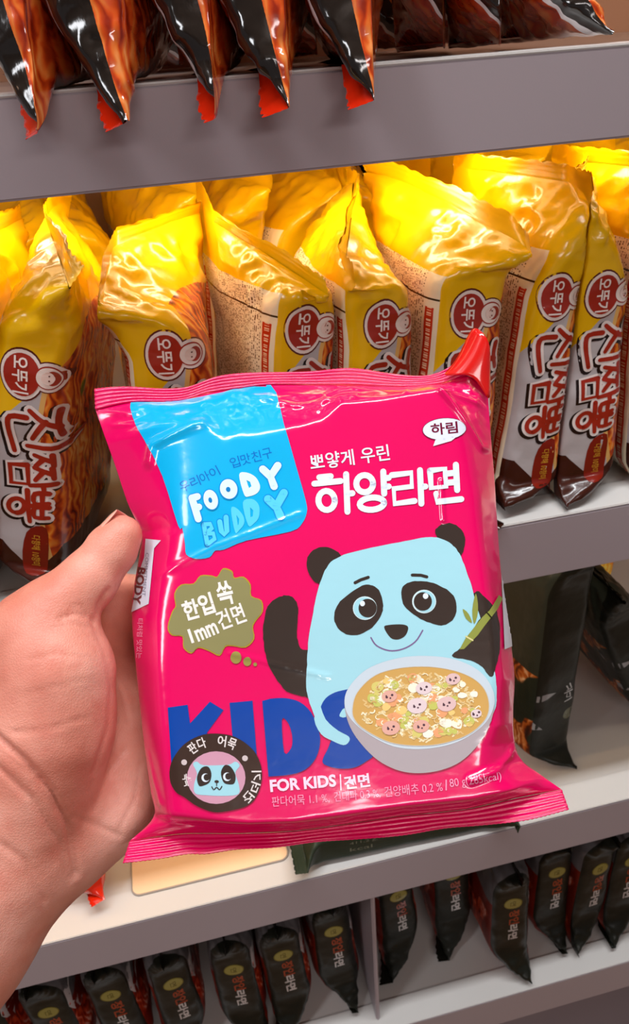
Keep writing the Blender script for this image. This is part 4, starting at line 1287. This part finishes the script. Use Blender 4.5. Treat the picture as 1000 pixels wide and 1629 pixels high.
# relax a little, then press in the skin folds
for _ in range(3):
    acc = np.zeros_like(V); n_ = np.zeros(len(V))
    for a in range(4):
        for b in ((a + 1) % 4, (a + 3) % 4):
            np.add.at(acc, Q[:, a], V[Q[:, b]]); np.add.at(n_, Q[:, a], 1)
    V = V * .45 + acc / n_[:, None] * .55
fn = np.cross(V[Q[:, 1]] - V[Q[:, 0]], V[Q[:, 2]] - V[Q[:, 0]]); VN = np.zeros_like(V)
for a in range(4): np.add.at(VN, Q[:, a], fn)
VN /= np.linalg.norm(VN, axis=1)[:, None] + 1e-15
PX = 500 + V[:, 0] / V[:, 2] * F; PY = 814.5 - V[:, 1] / V[:, 2] * F
facing = np.clip(-VN[:, 2], 0, 1)
if np.mean(VN[(PX > 20) & (PX < 120) & (PY > 1080) & (PY < 1150) & (V[:, 2] < .29)][:, 2]) > 0:
    Q = Q[:, ::-1]; VN = -VN; facing = np.clip(-VN[:, 2], 0, 1)
folds = [([(-20, 1160), (40, 1212), (84, 1262), (108, 1312), (122, 1392)], 11, .0016), ([(-20, 1205), (50, 1270), (95, 1340), (112, 1400)], 9, .0008),
         ([(-10, 1185), (50, 1235), (90, 1290)], 6, .0005), ([(118, 1300), (150, 1312), (190, 1330)], 8, .0006),
         ([(172, 938), (158, 960), (150, 990)], 7, .0012), ([(150, 985), (120, 975), (96, 985)], 7, .0009), ([(152, 992), (128, 962), (112, 966)], 5, .0006), ([(140, 1000), (110, 992), (84, 1000)], 5, .0005),
         ([(148, 990), (168, 1036), (178, 1090), (172, 1160), (150, 1230)], 9, .0014), ([(176, 1060), (196, 1110), (206, 1150)], 6, .0007), ([(180, 1036), (198, 1046), (216, 1044)], 6, .0010), ([(178, 1070), (215, 1100)], 5, .0006),
         ([(20, 1165), (80, 1160), (140, 1140)], 5, .0005), ([(40, 1105), (100, 1090), (150, 1078)], 5, .0003), ([(45, 1050), (90, 1040), (140, 1046)], 5, .0003),
         ([(200, 1190), (170, 1230), (150, 1290)], 7, .0006), ([(225, 1210), (215, 1270), (190, 1320)], 6, .0004), ([(-20, 1330), (40, 1370), (70, 1430)], 12, .0006)]
disp = np.zeros(len(V))
for pl, w, am in folds: disp -= crease(PX, PY, pl, w, am * 1.5) * facing
sk = fbm(V, 55, 5) * .00035 + fbm(V, 160, 9) * .00010
V = V + VN * (disp + sk)[:, None]
hand_o = c2w((V[:, 0].mean(), V[:, 1].mean(), V[:, 2].mean()))
g = G('skin', 0.46, 0.42)
n1 = g.noise(g.obj(), 26, 3); n2 = g.noise(g.obj(), 130, 3)
c = g.ramp(n1, [(.30, (202, 118, 98)), (.5, (222, 146, 126)), (.72, (236, 172, 154))])
c = g.mix(g.m('MULTIPLY', g.sm(n2, .5, .75), .35), c, (206, 110, 92))
g.color(c)
g.b.inputs['Subsurface Weight'].default_value = 0.18; g.b.inputs['Subsurface Radius'].default_value = (1.0, .35, .2); g.b.inputs['Subsurface Scale'].default_value = .004
vor = g.n('ShaderNodeTexVoronoi', 0, {'Vector': g.obj(), 'Scale': 900}, feature='DISTANCE_TO_EDGE')
g.bump(g.m('ADD', g.m('MULTIPLY', g.sm(vor, 0, .25), .5), g.noise(g.scalev(g.obj(), (1, 1, 1)), 420, 3)), .22, .0006)
MAT_SKIN = g.mat
person = newobj('person', mesh('person', [c2w(v) - hand_o for v in V], [tuple(int(i) for i in q) for q in Q]), None, [MAT_SKIN])
person.location = hand_o
tag(person, 'person, only the bare left hand and forearm seen, gripping the pink pack', 'person')
# thumbnail on the far upper side of the thumb tip
A_, B_ = c2w(cpt(208, 834, .3035)), c2w(cpt(166, 888, .3025))
ax_ = (A_ - B_).normalized(); nn = (R_ * -.58 + UP * .62 + FW * .30); nn = (nn - ax_ * nn.dot(ax_)).normalized(); bb = ax_.cross(nn)
V2 = []
for i in range(13):
    s_ = i / 12; half = math.radians(58) * (1 - .28 * (2 * s_ - 1) ** 4)
    for j in range(13):
        a_ = half * (j / 6 - 1); rr = .00795 + .0014 * (1 - s_) + .0002
        tip = .0004 * max(0, s_ - .8) * 5
        V2.append(B_.lerp(A_, .22 + .86 * s_) + (nn * math.cos(a_) + bb * math.sin(a_)) * (rr - tip) - hand_o)
me = mesh('thumbnail', V2, [(i * 13 + j, i * 13 + j + 1, (i + 1) * 13 + j + 1, (i + 1) * 13 + j) for i in range(12) for j in range(12)])
g = G('nail', .28, .5); g.color((226, 160, 140)); g.b.inputs['Subsurface Weight'].default_value = .1; g.b.inputs['Subsurface Scale'].default_value = .002
o = newobj('thumbnail', me, person, [g.mat]); md = o.modifiers.new('thickness', 'SOLIDIFY'); md.thickness = .0005
o['label'] = 'thumbnail, paler and smoother than the skin'
